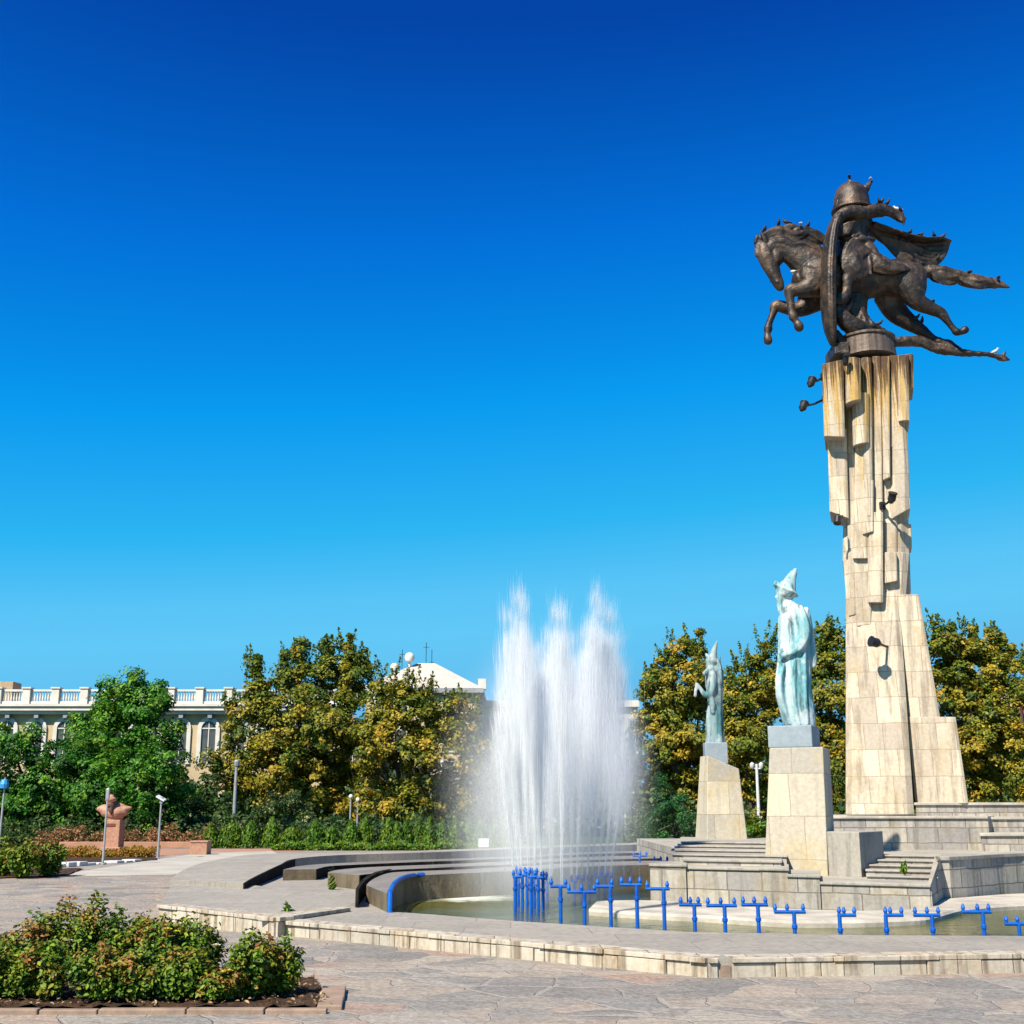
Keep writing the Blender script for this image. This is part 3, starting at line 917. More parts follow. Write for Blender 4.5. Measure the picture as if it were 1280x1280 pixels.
chain(hb, [(800, 520, 0, 22, 20), (830, 505, 0, 20, 18), (870, 497, 0, 30, 20), (905, 515, -4, 40, 20), (945, 522, 0, 36, 18), (985, 515, 6, 30, 18), (1030, 535, 4, 32, 18), (1075, 552, -4, 28, 16), (1115, 545, 0, 26, 14), (1160, 548, 4, 20, 12), (1212, 566, 0, 6, 6)], fold=(.22, 4, 18))
chain(hb, [(860, 495, -10, 14, 10), (920, 490, -16, 14, 9), (975, 505, -10, 14, 9), (1020, 512, -6, 13, 8), (1070, 520, -4, 12, 7), (1120, 530, 0, 10, 6), (1190, 545, 0, 5, 4)], seg=10)
body('horse', hb, M_bronze, .023, eq, smooth=1, disp=.015, dscale=.14)

rb = MB()
chain(rb, [(528, 455, 0, 82, 84), (522, 410, 0, 78, 78), (515, 360, 0, 70, 74), (512, 310, 0, 74, 84), (518, 268, 0, 66, 90), (520, 240, 0, 34, 40), (512, 215, 0, 34, 34), (512, 190, 0, 44, 40)])
chain(rb, [(470, 222, -8, 14, 16), (462, 232, -10, 10, 8)])                                      # nose and beard in the helmet's shade
chain(rb, [(490, 225, -4, 34, 30), (478, 255, -4, 26, 24), (470, 285, -4, 14, 14)])
# near leg under the coat, coat skirts, sash
chain(rb, [(520, 430, -70, 70, 40), (490, 480, -92, 62, 36), (505, 530, -98, 58, 32), (520, 562, -98, 46, 20)], fold=(.12, 5, 4))
chain(rb, [(480, 520, -92, 34, 28), (470, 580, -92, 28, 25), (465, 630, -92, 24, 22), (440, 655, -94, 30, 18), (415, 662, -94, 16, 14)])
chain(rb, [(520, 430, 70, 70, 40), (490, 480, 92, 62, 36), (505, 540, 98, 52, 32), (480, 600, 92, 28, 25), (460, 655, 94, 26, 18)])
chain(rb, [(560, 455, -70, 40, 26), (610, 500, -92, 40, 20), (660, 520, -98, 30, 14), (705, 522, -98, 20, 9), (742, 528, -96, 8, 5)], fold=(.2, 4, 6))
chain(rb, [(535, 375, -78, 14, 8), (568, 415, -86, 20, 10), (593, 458, -93, 20, 10), (608, 500, -96, 12, 8)])
chain(rb, [(480, 400, -75, 30, 12), (470, 450, -92, 26, 12), (460, 480, -98, 14, 10)])
# near arm to the shield, hand; far arm drawn back
chain(rb, [(525, 276, -86, 34, 34), (470, 280, -100, 29, 29), (430, 306, -100, 27, 26), (418, 345, -92, 22, 22), (425, 372, -86, 20, 18)])
for k in range(5):
    chain(rb, [(418 + k * 4, 350 + k * 7, -92, 9, 9), (450 + k * 3, 340 + k * 9, -110, 8, 8), (480 - k * 2, 330 + k * 11, -112, 7, 7), (502 - k * 6, 322 + k * 12, -108, 4, 4)], seg=8)
chain(rb, [(545, 268, -60, 36, 36), (600, 254, -60, 29, 29), (640, 250, -52, 28, 27), (662, 254, -48, 21, 20), (690, 262, -45, 20, 18), (722, 282, -40, 17, 15)], fold=(.09, 4, 12))
chain(rb, [(590, 234, -50, 13, 14), (640, 232, -46, 15, 14), (700, 254, -40, 16, 12), (728, 262, -40, 12, 10)], fold=(.2, 3, 8))
for k in range(5):
    chain(rb, [(700 + k * 5, 262 + k * 7, -44 - k, 9, 9), (724 + k * 2, 270 + k * 8, -46, 7, 7), (742 - k * 3, 280 + k * 8, -46, 4, 4)], seg=8)
for k in range(5):
    chain(rb, [(474 + k * 22, 380 + k * 4, -66, 7, 8), (478 + k * 22, 420 + k * 4, -88, 9, 10), (486 + k * 20, 490 + k * 6, -104, 9, 8), (490 + k * 20, 555, -108, 4, 5)], seg=8)
chain(rb, [(445, 372, -60, 12, 20), (500, 392, -86, 12, 14), (560, 392, -86, 12, 14), (592, 380, -40, 10, 20)], seg=10)
rd = body('rider', rb, M_bronze, .026, eq, smooth=1, disp=.03, dscale=.14)
hm = MB()
cx_, _, cz_, _, _ = K(516, 236)
prof = [(70, 4), (84, 0), (92, 4), (92, 14), (81, 20), (80, 40), (77, 75), (68, 105), (50, 128), (26, 143), (12, 150), (8, 162), (3, 172)]
hm.lathe((cx_, YS - .02, cz_), [(r * us, z * us) for r, z in prof], 24)
hp = build('helmet', hm, M_bronze, rd, smooth=True)
nk = MB()
chain(nk, [(446, 190, 0, 10, 40), (440, 215, 0, 9, 44), (436, 240, 0, 5, 40)])
body('neck_guard', nk, M_bronze, .03, hp, smooth=2)
nk = MB()
chain(nk, [(575, 130, 0, 20, 18), (592, 108, 0, 12, 12), (605, 96, 0, 6, 6)])
body('helmet_plume', nk, M_bronze, .03, hp, smooth=2)
ck = MB()
chain(ck, [(585, 275, 40, 34, 60), (630, 305, 42, 24, 26), (690, 340, 44, 30, 16), (750, 380, 48, 50, 12), (810, 402, 52, 62, 11), (865, 405, 54, 60, 10), (910, 390, 52, 48, 9), (945, 366, 50, 24, 8), (966, 350, 50, 6, 6)], fold=(.05, 5, 9))
chain(ck, [(610, 288, 10, 12, 40), (700, 318, 14, 9, 40), (780, 338, 20, 8, 38), (850, 346, 24, 8, 34), (920, 342, 30, 7, 28), (968, 344, 40, 4, 12)])
for k in range(5):
    chain(ck, [(650 + k * 30, 322 + k * 8, 30, 6, 10), (735 + k * 32, 366 + k * 6, 40, 8, 10), (800 + k * 30, 425 - k * 8, 44, 6, 8), (850 + k * 24, 440 - k * 16, 46, 3, 5)], seg=8)
body('cloak', ck, M_bronze, .026, rd, smooth=1, disp=.03, dscale=.2)
sh = MB()
chain(sh, [(480, 262, -60, 12, 24), (446, 280, -75, 18, 44), (415, 330, -85, 23, 60), (398, 400, -90, 27, 70), (388, 500, -92, 30, 76), (386, 600, -92, 31, 76), (390, 700, -88, 29, 68), (398, 775, -80, 25, 52), (411, 832, -70, 15, 32), (422, 856, -64, 6, 14)], seg=44, fold=(.045, 11, .6))
body('shield', sh, M_bronze, .022, rd, smooth=1, disp=.02, dscale=.12)
dr = MB()
chain(dr, [(520, 610, 0, 70, 50), (530, 680, 0, 52, 46), (545, 740, 0, 60, 60), (560, 790, 0, 70, 70)])
chain(dr, [(570, 780, -40, 30, 30), (510, 765, -60, 42, 36), (462, 735, -66, 38, 34), (442, 695, -66, 28, 28), (456, 660, -62, 22, 22), (485, 645, -60, 16, 18), (498, 660, -60, 7, 9)])
chain(dr, [(545, 700, -40, 14, 12), (560, 740, -55, 22, 20), (590, 765, -60, 20, 20), (640, 780, -50, 14, 14)], fold=(.2, 4, 10))
chain(dr, [(430, 790, -50, 18, 18), (445, 820, -56, 24, 20), (470, 850, -50, 14, 14)])
chain(dr, [(470, 700, -70, 12, 10), (488, 672, -78, 10, 8), (496, 650, -80, 4, 4)])
chain(dr, [(660, 815, 0, 26, 26), (710, 812, 0, 22, 22), (770, 804, 0, 24, 22), (830, 810, 4, 25, 22), (900, 835, 8, 22, 20), (960, 848, 8, 20, 18), (1030, 857, 4, 15, 14), (1100, 862, 0, 11, 11), (1150, 872, 0, 11, 11), (1190, 882, 0, 15, 14), (1216, 890, 0, 4, 4)], fold=(.12, 3, 30))
chain(dr, [(905, 795, 25, 18, 18), (940, 815, 25, 22, 20), (985, 838, 18, 20, 18)])
chain(dr, [(1180, 880, 0, 10, 8), (1192, 862, 0, 9, 7), (1198, 850, 0, 3, 3)])
body('dragon', dr, M_bronze, .026, eq, smooth=1, disp=.05, dscale=.14)
pm = MB()
c_ = K(583, 872)
seg = 28
pf = [(124, 0), (122, 10), (118, 50), (115, 82), (122, 86), (122, 96)]
pm.loft([[(c_[0] + r * us * math.cos(q) * (1 + .02 * math.sin(9 * q)), YS + r * us * 1.05 * math.sin(q), c_[2] - .12 + z * us) for q in [2 * math.pi * k / seg for k in range(seg)]] for r, z in pf])
pl_ = build('plinth', pm, plain('plinth_bronze', (.10, .07, .055), (.16, .12, .095), 2.0, .6, .3, .5, 10, .03, streak=(5, 5, .3)), eq, smooth=False)
k0, k1 = K(418, 892), K(478, 840)
build('plinth_block', MB().prism([(k0[0], YS - .5), (k1[0], YS - .55), (k1[0], YS + .5), (k0[0], YS + .5)], k0[2], k1[2]), M_bronze, eq, bevel=.03)

# ================================================================ robed statues
def patina_fig(name, label, loc, Y, conv, rows, voxel, mat=None):
    o = thing(name, label, 'statue', loc, 'green patina statues')
    mb = MB()
    for r, fo in rows:
        limb(mb, [conv(*q) for q in r], 22, 6, fo)
    body('figure', mb, mat or M_pat, voxel, o, smooth=1, disp=.015, dscale=.12)
    return o
YW = 24.85
u2 = M(820, YW) / 4.127
def K2(cx, cy, dy=0.0, rv=10, rl=10):
    q = Q(840 + cx / 4.127, 690 + cy / 4.127, YW)
    return (q.x, YW + dy * u2, q.z, rv * u2, rl * u2)
f1 = patina_fig('robed_statue', 'pale green statue of a bowed robed figure in a conical hat, on the larger pedestal', Q(990, 907, YW), YW, K2, [
    ([(590, 250, 0, 24, 24), (600, 282, 0, 46, 42), (617, 325, 0, 66, 58), (622, 400, 0, 72, 60), (626, 480, 0, 76, 62), (630, 550, 0, 80, 66), (630, 620, 0, 86, 70), (628, 700, 0, 90, 74), (640, 780, 0, 88, 76), (655, 850, 0, 84, 74), (668, 902, 0, 74, 68)], (.055, 9, 2.2)),
    ([(578, 205, 0, 32, 30), (566, 232, 0, 30, 28), (560, 258, 0, 20, 20), (566, 280, 0, 18, 20)], None),
    ([(548, 215, 0, 8, 8), (538, 236, 0, 8, 7), (548, 242, 0, 5, 5)], None),
    ([(556, 262, 0, 16, 16), (560, 300, 0, 16, 16), (566, 335, 0, 8, 10)], None),
    ([(588, 205, 0, 56, 50), (596, 182, 0, 46, 42), (612, 140, 0, 30, 28), (628, 108, 0, 19, 18), (637, 92, 0, 11, 11)], None),
    ([(532, 168, 0, 12, 22), (558, 186, 0, 13, 46), (590, 202, 0, 14, 56), (622, 216, 0, 12, 44), (645, 228, 0, 8, 18)], None),
    ([(533, 152, 0, 6, 14), (545, 170, 0, 14, 24), (560, 185, 0, 12, 24)], None),
    ([(640, 305, -40, 34, 32), (664, 380, -58, 34, 30), (662, 450, -64, 34, 28), (630, 505, -66, 32, 26), (590, 530, -62, 24, 22), (562, 540, -56, 15, 15), (548, 556, -50, 12, 12)], (.08, 5, 3)),
    ([(548, 552, -50, 7, 6), (538, 566, -52, 5, 5), (536, 576, -52, 3, 3)], None),
    ([(556, 552, -58, 7, 6), (546, 570, -62, 5, 5), (546, 580, -62, 3, 3)], None),
    ([(552, 530, -40, 12, 14), (556, 500, -36, 9, 10), (560, 480, -34, 5, 5)], None),
    ([(690, 300, -10, 16, 26), (702, 380, -10, 20, 28), (712, 470, -10, 22, 26), (722, 540, -10, 20, 22), (730, 592, -10, 10, 12)], (.12, 4, 4)),
    ([(560, 590, -50, 14, 20), (545, 660, -52, 18, 24), (548, 740, -50, 20, 26), (575, 830, -46, 16, 22), (600, 890, -40, 10, 12)], (.1, 4, 4)),
    ([(668, 480, -55, 12, 12), (668, 600, -66, 11, 10), (672, 740, -70, 11, 10), (682, 890, -66, 10, 10)], None),
    ([(625, 560, -62, 12, 12), (615, 640, -72, 10, 10), (618, 780, -74, 10, 10), (640, 895, -66, 9, 9)], None),
    ([(590, 330, -52, 10, 8), (600, 420, -60, 10, 8), (640, 520, -66, 10, 8)], None)], .023)
YV = 31.55
u3 = M(860, YV) / 4.127
def K3(cx, cy, dy=0.0, rv=10, rl=10):
    q = Q(840 + cx / 4.127, 690 + cy / 4.127, YV)
    return (q.x, YV + dy * u3, q.z, rv * u3 * 1.13, rl * u3 * 1.13)
f2 = patina_fig('robed_statue', 'smaller green statue in a pointed hat with one arm held out, nearest the spray', Q(895, 928, YV), YV, K3, [
    ([(200, 590, 0, 20, 20), (206, 620, 0, 30, 30), (214, 670, 0, 36, 34), (220, 730, 0, 35, 32), (222, 780, 0, 33, 30), (220, 840, 0, 38, 34), (219, 910, 0, 42, 36), (222, 985, 0, 44, 40)], (.08, 7, 3)),
    ([(204, 560, 0, 20, 19), (196, 582, 0, 20, 18), (192, 600, 0, 12, 12)], None),
    ([(184, 575, 0, 6, 5), (178, 590, 0, 5, 4)], None),
    ([(204, 566, 0, 28, 26), (210, 540, 0, 20, 19), (220, 500, 0, 12, 12), (230, 470, 0, 6, 6), (234, 458, 0, 3, 3)], None),
    ([(176, 528, 0, 7, 8), (192, 552, 0, 8, 22), (206, 566, 0, 9, 26), (232, 572, 0, 7, 16)], None),
    ([(232, 560, 0, 10, 14), (245, 600, 0, 12, 20), (252, 660, 0, 12, 20), (252, 740, 0, 8, 12)], (.12, 4, 4)),
    ([(206, 630, -30, 18, 16), (204, 690, -38, 19, 16), (188, 735, -40, 17, 14), (162, 738, -42, 13, 11), (142, 712, -42, 9, 8), (128, 690, -42, 7, 7), (116, 682, -42, 5, 5)], None),
    ([(122, 684, -42, 6, 6), (118, 710, -42, 8, 6), (114, 748, -42, 8, 6)], None),
    ([(190, 745, -40, 14, 10), (200, 790, -42, 14, 10), (204, 830, -40, 9, 8)], None),
    ([(165, 632, -30, 12, 10), (180, 618, -28, 13, 12), (200, 606, -24, 12, 12)], None),
    ([(246, 540, 6, 5, 5), (252, 590, 6, 5, 5), (256, 640, 6, 4, 4)], None)], .025, M_pat2)

# ================================================================ pigeons perched on the bronze
from mathutils.bvhtree import BVHTree
bv = []
for o in COL.objects:
    if o.type == 'MESH' and root_loc(o) == eq.location and o is not eq:
        L = root_loc(o)
        bv.append(BVHTree.FromPolygons([v.co + L for v in o.data.vertices], [tuple(p.vertices) for p in o.data.polygons]))
pg = MB()
limb(pg, [(-.13, 0, .10, .03, .04), (-.05, 0, .10, .065, .065), (.04, 0, .13, .07, .07), (.10, 0, .17, .045, .05)], 10, 3)
limb(pg, [(.10, 0, .18, .035, .035), (.125, 0, .23, .038, .036), (.15, 0, .235, .018, .018), (.185, 0, .225, .006, .006)], 8, 3)
limb(pg, [(-.10, 0, .10, .02, .045), (-.22, 0, .06, .01, .05)], 8, 3)
for s in (-1, 1):
    pg.tube([(.0, .03 * s, .06), (.01, .03 * s, 0)], .008, 5)
pm_d = plain('dark_pigeon', (.035, .036, .042), (.015, .015, .018), 8, .7, bump=0)
pm_l = plain('pale_pigeon', (.62, .60, .58), (.4, .4, .42), 8, .7, bump=0)
spots = [(515, 100, 0, 'on the helmet crown'), (590, 100, 1, 'at the tip of the helmet plume'), (618, 215, 0, 'on the raised arm near the shoulder'), (640, 212, 0, 'on the raised arm, halfway'),
         (668, 216, 0, 'on the raised forearm'), (718, 240, 1, 'at the hand of the raised arm'), (736, 305, 0, 'on the cloak just below the hand'), (785, 318, 0, 'on the cloak edge, a third of the way out'),
         (835, 338, 0, 'on the middle of the cloak edge'), (880, 336, 0, 'on the outer part of the cloak edge'), (918, 330, 0, 'near the flying end of the cloak'), (118, 335, 0, 'between the horse ears'),
         (178, 300, 0, 'on the front lock of the mane'), (212, 300, 0, 'behind the front lock of the mane'), (296, 308, 1, 'on the middle of the mane'), (330, 312, 0, 'on the back of the mane'),
         (250, 585, 1, 'on the raised foreleg'), (185, 605, 0, 'on the knee of the far foreleg'), (630, 766, 0, 'on the plinth rim'), (690, 778, 0, 'on the right end of the plinth rim'),
         (760, 785, 0, 'on the dragon tail close to the plinth'), (805, 785, 0, 'on the dragon tail, second from the plinth'), (850, 792, 0, 'on the dragon tail before the hooves'), (872, 660, 0, 'on the hock of the hind leg'),
         (1050, 500, 0, 'on the middle of the horse tail'), (1178, 530, 0, 'at the end of the horse tail'), (1160, 860, 1, 'near the tip of the dragon tail'), (905, 490, 0, 'on the base of the horse tail')]
made = 0
for (cx, cy, pale, where) in spots:
    q = Q(920 + cx / 3.556, 200 + cy / 3.556, YS)
    best = None
    for dx in np.arange(-.06, .07, .06):
        for dy in np.arange(-.7, .75, .07):
            for b in bv:
                h = b.ray_cast(Vector((q.x + dx, YS + dy, q.z + .55)), Vector((0, 0, -1)), 1.3)
                if h[0] and (best is None or h[0].z > best.z):
                    best = h[0]
    if best is None:
        continue
    if made < 2 or True:
        key = 'pale' if pale else 'dark'
        me = bpy.data.meshes.get('pigeon_' + key)
        if me is None:
            me = bpy.data.meshes.new('pigeon_' + key)
            me.from_pydata(pg.v, [], pg.f)
            fix_normals(me)
            me.shade_smooth()
            me.materials.append(pm_l if pale else pm_d)
    o = bpy.data.objects.new('pigeon', me)
    COL.objects.link(o)
    o.location = best - Vector((0, 0, .01))
    o.rotation_euler = (0, 0, random.uniform(0, 6.28))
    o.scale = (.68, .68, .68)
    tag(o, ('pale' if pale else 'dark') + ' pigeon perched ' + where + ' of the rider' if 'horse' not in where else ('pale' if pale else 'dark') + ' pigeon perched ' + where, 'pigeon', 'pigeons on the bronze statue')
    made += 1

# ================================================================ floodlights fixed to the pillar
def flood(label, head, root, Yh, Yr, r=.13, aim=(0, 0, 1), name='floodlight'):
    h, q = Q(*head, Yh), Q(*root, Yr)
    o = thing(name, label, 'floodlight', q, 'floodlights on the pillar')
    build('arm', MB().tube([q, (q + h) / 2 + Vector((0, 0, -.04)), h], .03, 6), M_dark, o)
    a = Vector(aim).normalized()
    r *= .8
    m = MB()
    m.tube([h - a * .15, h - a * .1, h - a * .06, h + a * .09, h + a * .1, h + a * .13], [r * .4, r * .7, r * .95, r * .95, r * 1.1, r * 1.1], 14)
    build('bracket', MB().box(q.x - .07, q.x + .07, q.y - .05, q.y + .12, q.z - .09, q.z + .09), M_dark, o, bevel=.01)
    build('lamp_head', m, M_dark, o)
    return o
flood('upper dark floodlight on an arm sticking out left of the pillar top', (1014, 478), (1030, 470), 29.7, 30.2, .13, (.4, .3, .8))
flood('lower dark floodlight on a longer arm left of the pillar top', (1004, 508), (1032, 498), 29.6, 30.2, .13, (.4, .3, .8))
flood('dark floodlight on the right half of the pillar face, below the streaks', (1115, 622), (1103, 632), 29.45, 30.0, .13, (.1, -.5, .8))
flood('dark floodlight on a curved arm low on the pillar, above the flared foot', (1094, 803), (1121, 809), 29.4, 30.35, .15, (-.9, -.3, .2))
flood('small dark floodlight under the left hanging block of the pillar', (1047, 649), (1056, 640), 29.9, 30.35, .11, (-.2, -.3, -.8))
flood('small dark floodlight tucked beside the bronze plinth at the pillar top', (1057, 450), (1059, 445), 29.45, 30.3, .1, (0, -.4, .8))
# ================================================================ blue nozzle pipes in the basin
def nozzle_pipe(px, pyb, pyt, bl, br, tips, Y, label, group):
    foot = Q(px, pyb, Y)
    top = Q(px, pyt, Y)
    w = M(pyt, Y)
    o = thing('nozzle_pipe', label, 'fountain pipe', (foot.x, Y, .0), group)
    s = .028
    build('standpipe', MB().tube([(foot.x, Y, -.05), (foot.x, Y, top.z)], s, 8).lathe((foot.x, Y, top.z - .22), [(s, 0), (s * 1.4, .01), (s * 1.4, .05), (s, .06)], 8), M_blue, o, smooth=False)
    l, r = Q(bl, pyt, Y).x, Q(br, pyt, Y).x
    build('crossbar', MB().tube([(l, Y, top.z), (r, Y, top.z)], .024, 8), M_blue, o)
    for t in tips:
        x = Q(t, pyt, Y).x
        build('nozzle', MB().lathe((x, Y, top.z), [(.022, 0), (.022, .04), (.030, .045), (.030, .06), (.012, .11)], 8), M_blue, o)
    return o
front = [(701, 1157, 1108, 688, 709, (689, 707), 19.2), (731, 1160, 1115, 709, 745, (711, 727, 743), 19.0), (764, 1162, 1108, 745, 767, (747, 765), 18.8),
         (797, 1163, 1106, 775, 802, (777, 788, 800), 18.6), (831, 1165, 1111, 807, 837, (809, 834), 18.4), (869, 1168, 1131, 849, 877, (851, 863, 873), 18.2),
         (907, 1170, 1132, 883, 921, (885, 901, 918), 18.0), (949, 1171, 1131, 927, 960, (929, 943, 957), 17.8), (994, 1172, 1140, 968, 1007, (969, 984, 1004), 17.7),
         (1051, 1173, 1144, 1047, 1070, (1049, 1055, 1068), 17.5), (1109, 1174, 1144, 1106, 1129, (1107, 1113, 1127), 17.5), (1167, 1174, 1144, 1142, 1175, (1144, 1159, 1173), 17.5),
         (1231, 1174, 1140, 1202, 1239, (1204, 1222, 1236), 17.5), (1275, 1174, 1155, 1256, 1290, (1258, 1272, 1286), 17.5)]
N_ = len(front)
for i, (px, pb_, pt_, l, r, tips, Y) in enumerate(front):
    k = N_ - 1 - i
    lab = 'blue T-shaped nozzle pipe in the row along the front rim, %s from the right' % ORD[k]
    nozzle_pipe(px, pb_, pt_, l, r, tips, Y, lab, 'blue nozzle pipes along the front rim')
ring = [(644, 1151, 1096, 641, 652, (642, 650), 21.2), (653, 1150, 1094, 648, 660, (650, 658), 21.8), (664, 1152, 1096, 660, 671, (661, 669), 20.8), (673, 1151, 1097, 668, 680, (670, 679), 21.2), (648, 1149, 1091, 645, 652, (646, 651), 22.7), (659, 1149, 1092, 655, 663, (656, 662), 22.3), (668, 1149, 1093, 664, 672, (665, 671), 22.6), (679, 1147, 1098, 676, 684, (677, 683), 22.0),
        (684, 1130, 1103, 681, 690, (683, 689), 24.0), (718, 1126, 1101, 713, 722, (714, 721), 24.4), (727, 1125, 1099, 723, 731, (724, 730), 24.8), (737, 1124, 1100, 733, 741, (734, 740), 25.2),
        (748, 1122, 1096, 744, 752, (745, 751), 25.8), (756, 1121, 1095, 752, 760, (753, 759), 26.2), (763, 1120, 1095, 759, 767, (760, 766), 26.6)]
for i, (px, pb_, pt_, l, r, tips, Y) in enumerate(ring):
    where = 'front cluster under the spray' if i < 8 else 'back arc under the spray'
    k = [0, 2, 4, 6, 1, 3, 5, 7][i] if i < 8 else i - 8
    nozzle_pipe(px, pb_, pt_, l, r, tips, Y, 'blue nozzle pipe in the %s, %s from the left' % (where, ORD[k]), 'blue nozzle pipes under the spray')
for i, (px, pt_, Y) in enumerate([(800, 1066, 30.0), (826, 1073, 28.0), (846, 1072, 28.2)][:2]):
    nozzle_pipe(px, 1090, pt_ + 4, px - 9, px + 9, (px - 8, px, px + 8), Y, ['blue nozzle pipe standing alone behind the spray', 'blue nozzle pipe just left of the platform block'][i], 'blue nozzle pipes behind the platform')

# ================================================================ the fountain's water
def strands(name, P0, D, Lh, wd, parent=None, base=None):
    """many slim spindles of water: centres, directions, half lengths, widths"""
    n = len(P0)
    D = unit(D)
    a = unit(np.cross(D, rng.normal(size=(n, 3))))
    b = np.cross(D, a)
    w = wd[:, None]
    V = np.stack([P0 - D * Lh[:, None], P0 + a * w, P0 + (-.5 * a + .87 * b) * w, P0 + (-.5 * a - .87 * b) * w, P0 + D * Lh[:, None]], 1)
    return np_mesh(name, V, 5, M_spray, parent, base, quads=[[0, 2, 1], [0, 3, 2], [0, 1, 3], [4, 1, 2], [4, 2, 3], [4, 3, 1]])
jets = [  # nozzle px, py, Y, top px, py, spread px, weight
    (642, 1092, 21.2, 626, 845, 15, .75), (648, 1092, 21.8, 634, 745, 17, 1.0), (652, 1092, 21.8, 647, 722, 17, 1.0), (660, 1092, 20.8, 655, 735, 14, .85),
    (668, 1094, 21.2, 667, 800, 17, .8), (688, 1098, 24, 684, 770, 15, .8), (690, 1098, 24, 694, 740, 16, 1.1), (702, 1103, 19.2, 703, 745, 16, 1.0),
    (676, 1094, 22.6, 674, 790, 19, 1.1), (714, 1098, 24.4, 714, 775, 17, .9), (721, 1098, 24.4, 732, 765, 17, 1.0), (727, 1096, 24.8, 744, 722, 17, 1.3), (734, 1096, 25.2, 750, 738, 19, 1.4),
    (740, 1096, 25.2, 762, 745, 18, 1.3), (748, 1093, 25.8, 771, 775, 18, 1.1), (756, 1092, 26.2, 777, 815, 17, .9), (763, 1092, 26.6, 790, 870, 22, .5)]
jets.sort(key=lambda j: j[3])
def cloudmat():
    t = NT('jet_cloud')
    c = t.n('TexCoord').outputs['Object']
    s = t.n('SeparateXYZ', i_0=c)
    x, y, z = s.outputs
    r = t.math('SQRT', t.math('ADD', t.math('MULTIPLY', x, x), t.math('MULTIPLY', y, y)))
    R = t.math('ADD', .10, t.math('MULTIPLY', t.math('POWER', t.math('MAXIMUM', z, .001), 1.2), .95))
    top = t.math('SUBTRACT', 1.0, t.ramp(z, .62, 1.08))
    R = t.math('MULTIPLY', R, t.math('MULTIPLY_ADD', top, .7, .3))
    fall = t.math('SUBTRACT', 1.0, t.ramp(t.math('DIVIDE', r, R), .0, 1.0))
    rnd = t.n('ObjectInfo').outputs['Random']
    off = t.n('CombineXYZ', i_0=t.math('MULTIPLY', rnd, 40.0), i_1=t.math('MULTIPLY', rnd, 17.0)).outputs[0]
    v = t.n('VectorMath', operation='ADD', i_0=t.scaled(c, (1, 1, .5)), i_1=off).outputs[0]
    st = t.ramp(t.noise(v, 4.0, 4, .62), .3, .72)
    body_ = t.math('MULTIPLY_ADD', t.ramp(z, .1, .6), .8, .2)
    d = t.math('MULTIPLY', t.math('MULTIPLY', fall, t.math('MULTIPLY', top, body_)), t.math('MULTIPLY_ADD', st, 1.3, .12))
    pv = t.n('VolumePrincipled', i_Color=(.985, .99, 1), i_Anisotropy=.0)
    t.link(t.math('MULTIPLY', d, CLOUD), pv.inputs['Density'])
    t.link(pv.outputs[0], t.out.inputs[1])
    return t.m
M_cloud = cloudmat()
for i, (bx, by, Y, tx, ty, sp, wt_) in enumerate(jets):
    p0, p1 = np.array(Q(bx, by, Y)), np.array(Q(tx, ty + 32, Y))
    ax = p1 - p0
    H = np.linalg.norm(ax)
    spm = sp * M(900, Y)
    n = int(1300 * wt_)
    # rising: narrow at the nozzle, opening out
    s = rng.beta(3.0, 1.6, n) ** .85
    tall = rng.normal(size=n)
    s = np.where(s > .93, s - rng.random(n) * .25, s)
    sig = .012 + spm * .72 * np.clip(s, 0, 1) ** 1.5 * np.where(s > .72, 1 - (s - .72) * 2.9, 1)
    off = rng.normal(size=(n, 2)) * sig[:, None]
    C = p0 + ax * (s + rng.normal(size=n) * .012)[:, None]
    C[:, 0] += off[:, 0]
    C[:, 1] += off[:, 1]
    D = np.tile(ax, (n, 1)) / H + np.stack([off[:, 0] * .12, off[:, 1] * .12, np.zeros(n)], 1)
    Lh = rng.uniform(.12, .42, n)
    wd = rng.uniform(.002, .0055, n)
    # solid little streams close to the nozzle
    m = 160
    s2 = rng.random(m) ** .8 * .62
    C2 = p0 + ax * s2[:, None] + rng.normal(size=(m, 3)) * (.010 + .03 * s2[:, None]) * np.array([1, 1, 0])
    # wisps over the tip
    m3 = int(170 * wt_)
    s3 = 1 + np.abs(rng.normal(size=m3)) * .035
    C3 = p0 + ax * s3[:, None]
    C3[:, :2] += rng.normal(size=(m3, 2)) * spm * .3
    Cs = np.concatenate([C, C2, C3]); Ds = np.concatenate([D, np.tile(ax, (m, 1)), np.tile(ax, (m3, 1))])
    Ls = np.concatenate([Lh, rng.uniform(.2, .5, m), rng.uniform(.08, .3, m3)]); ws = np.concatenate([wd, rng.uniform(.004, .009, m), rng.uniform(.0015, .003, m3)])
    o = strands('water_jet', Cs, Ds, Ls, ws, None, tuple(p0))
    tag(o, 'white jet of spraying fountain water, %s from the left in the plume' % ORD[i], 'water jet', 'white water jets of the fountain')
    # the jet's cloud of fine droplets
    cm = MB()
    cm.loft([[(r_ * math.cos(q), r_ * math.sin(q), z_) for q in [2 * math.pi * k / 14 for k in range(14)]] for r_, z_ in ((.12, .01), (.35, .15), (.65, .4), (1, .65), (1.05, .85), (.8, 1.0), (.3, 1.1))])
    me = bpy.data.meshes.new('spray_cloud')
    me.from_pydata(cm.v, [], cm.f)
    fix_normals(me)
    c_o = link('spray_cloud', me, M_cloud, o)
    c_o.rotation_euler = Vector(ax).to_track_quat('Z', 'Y').to_euler()
    c_o.scale = (spm * 2.0, spm * 2.3, H * .985)
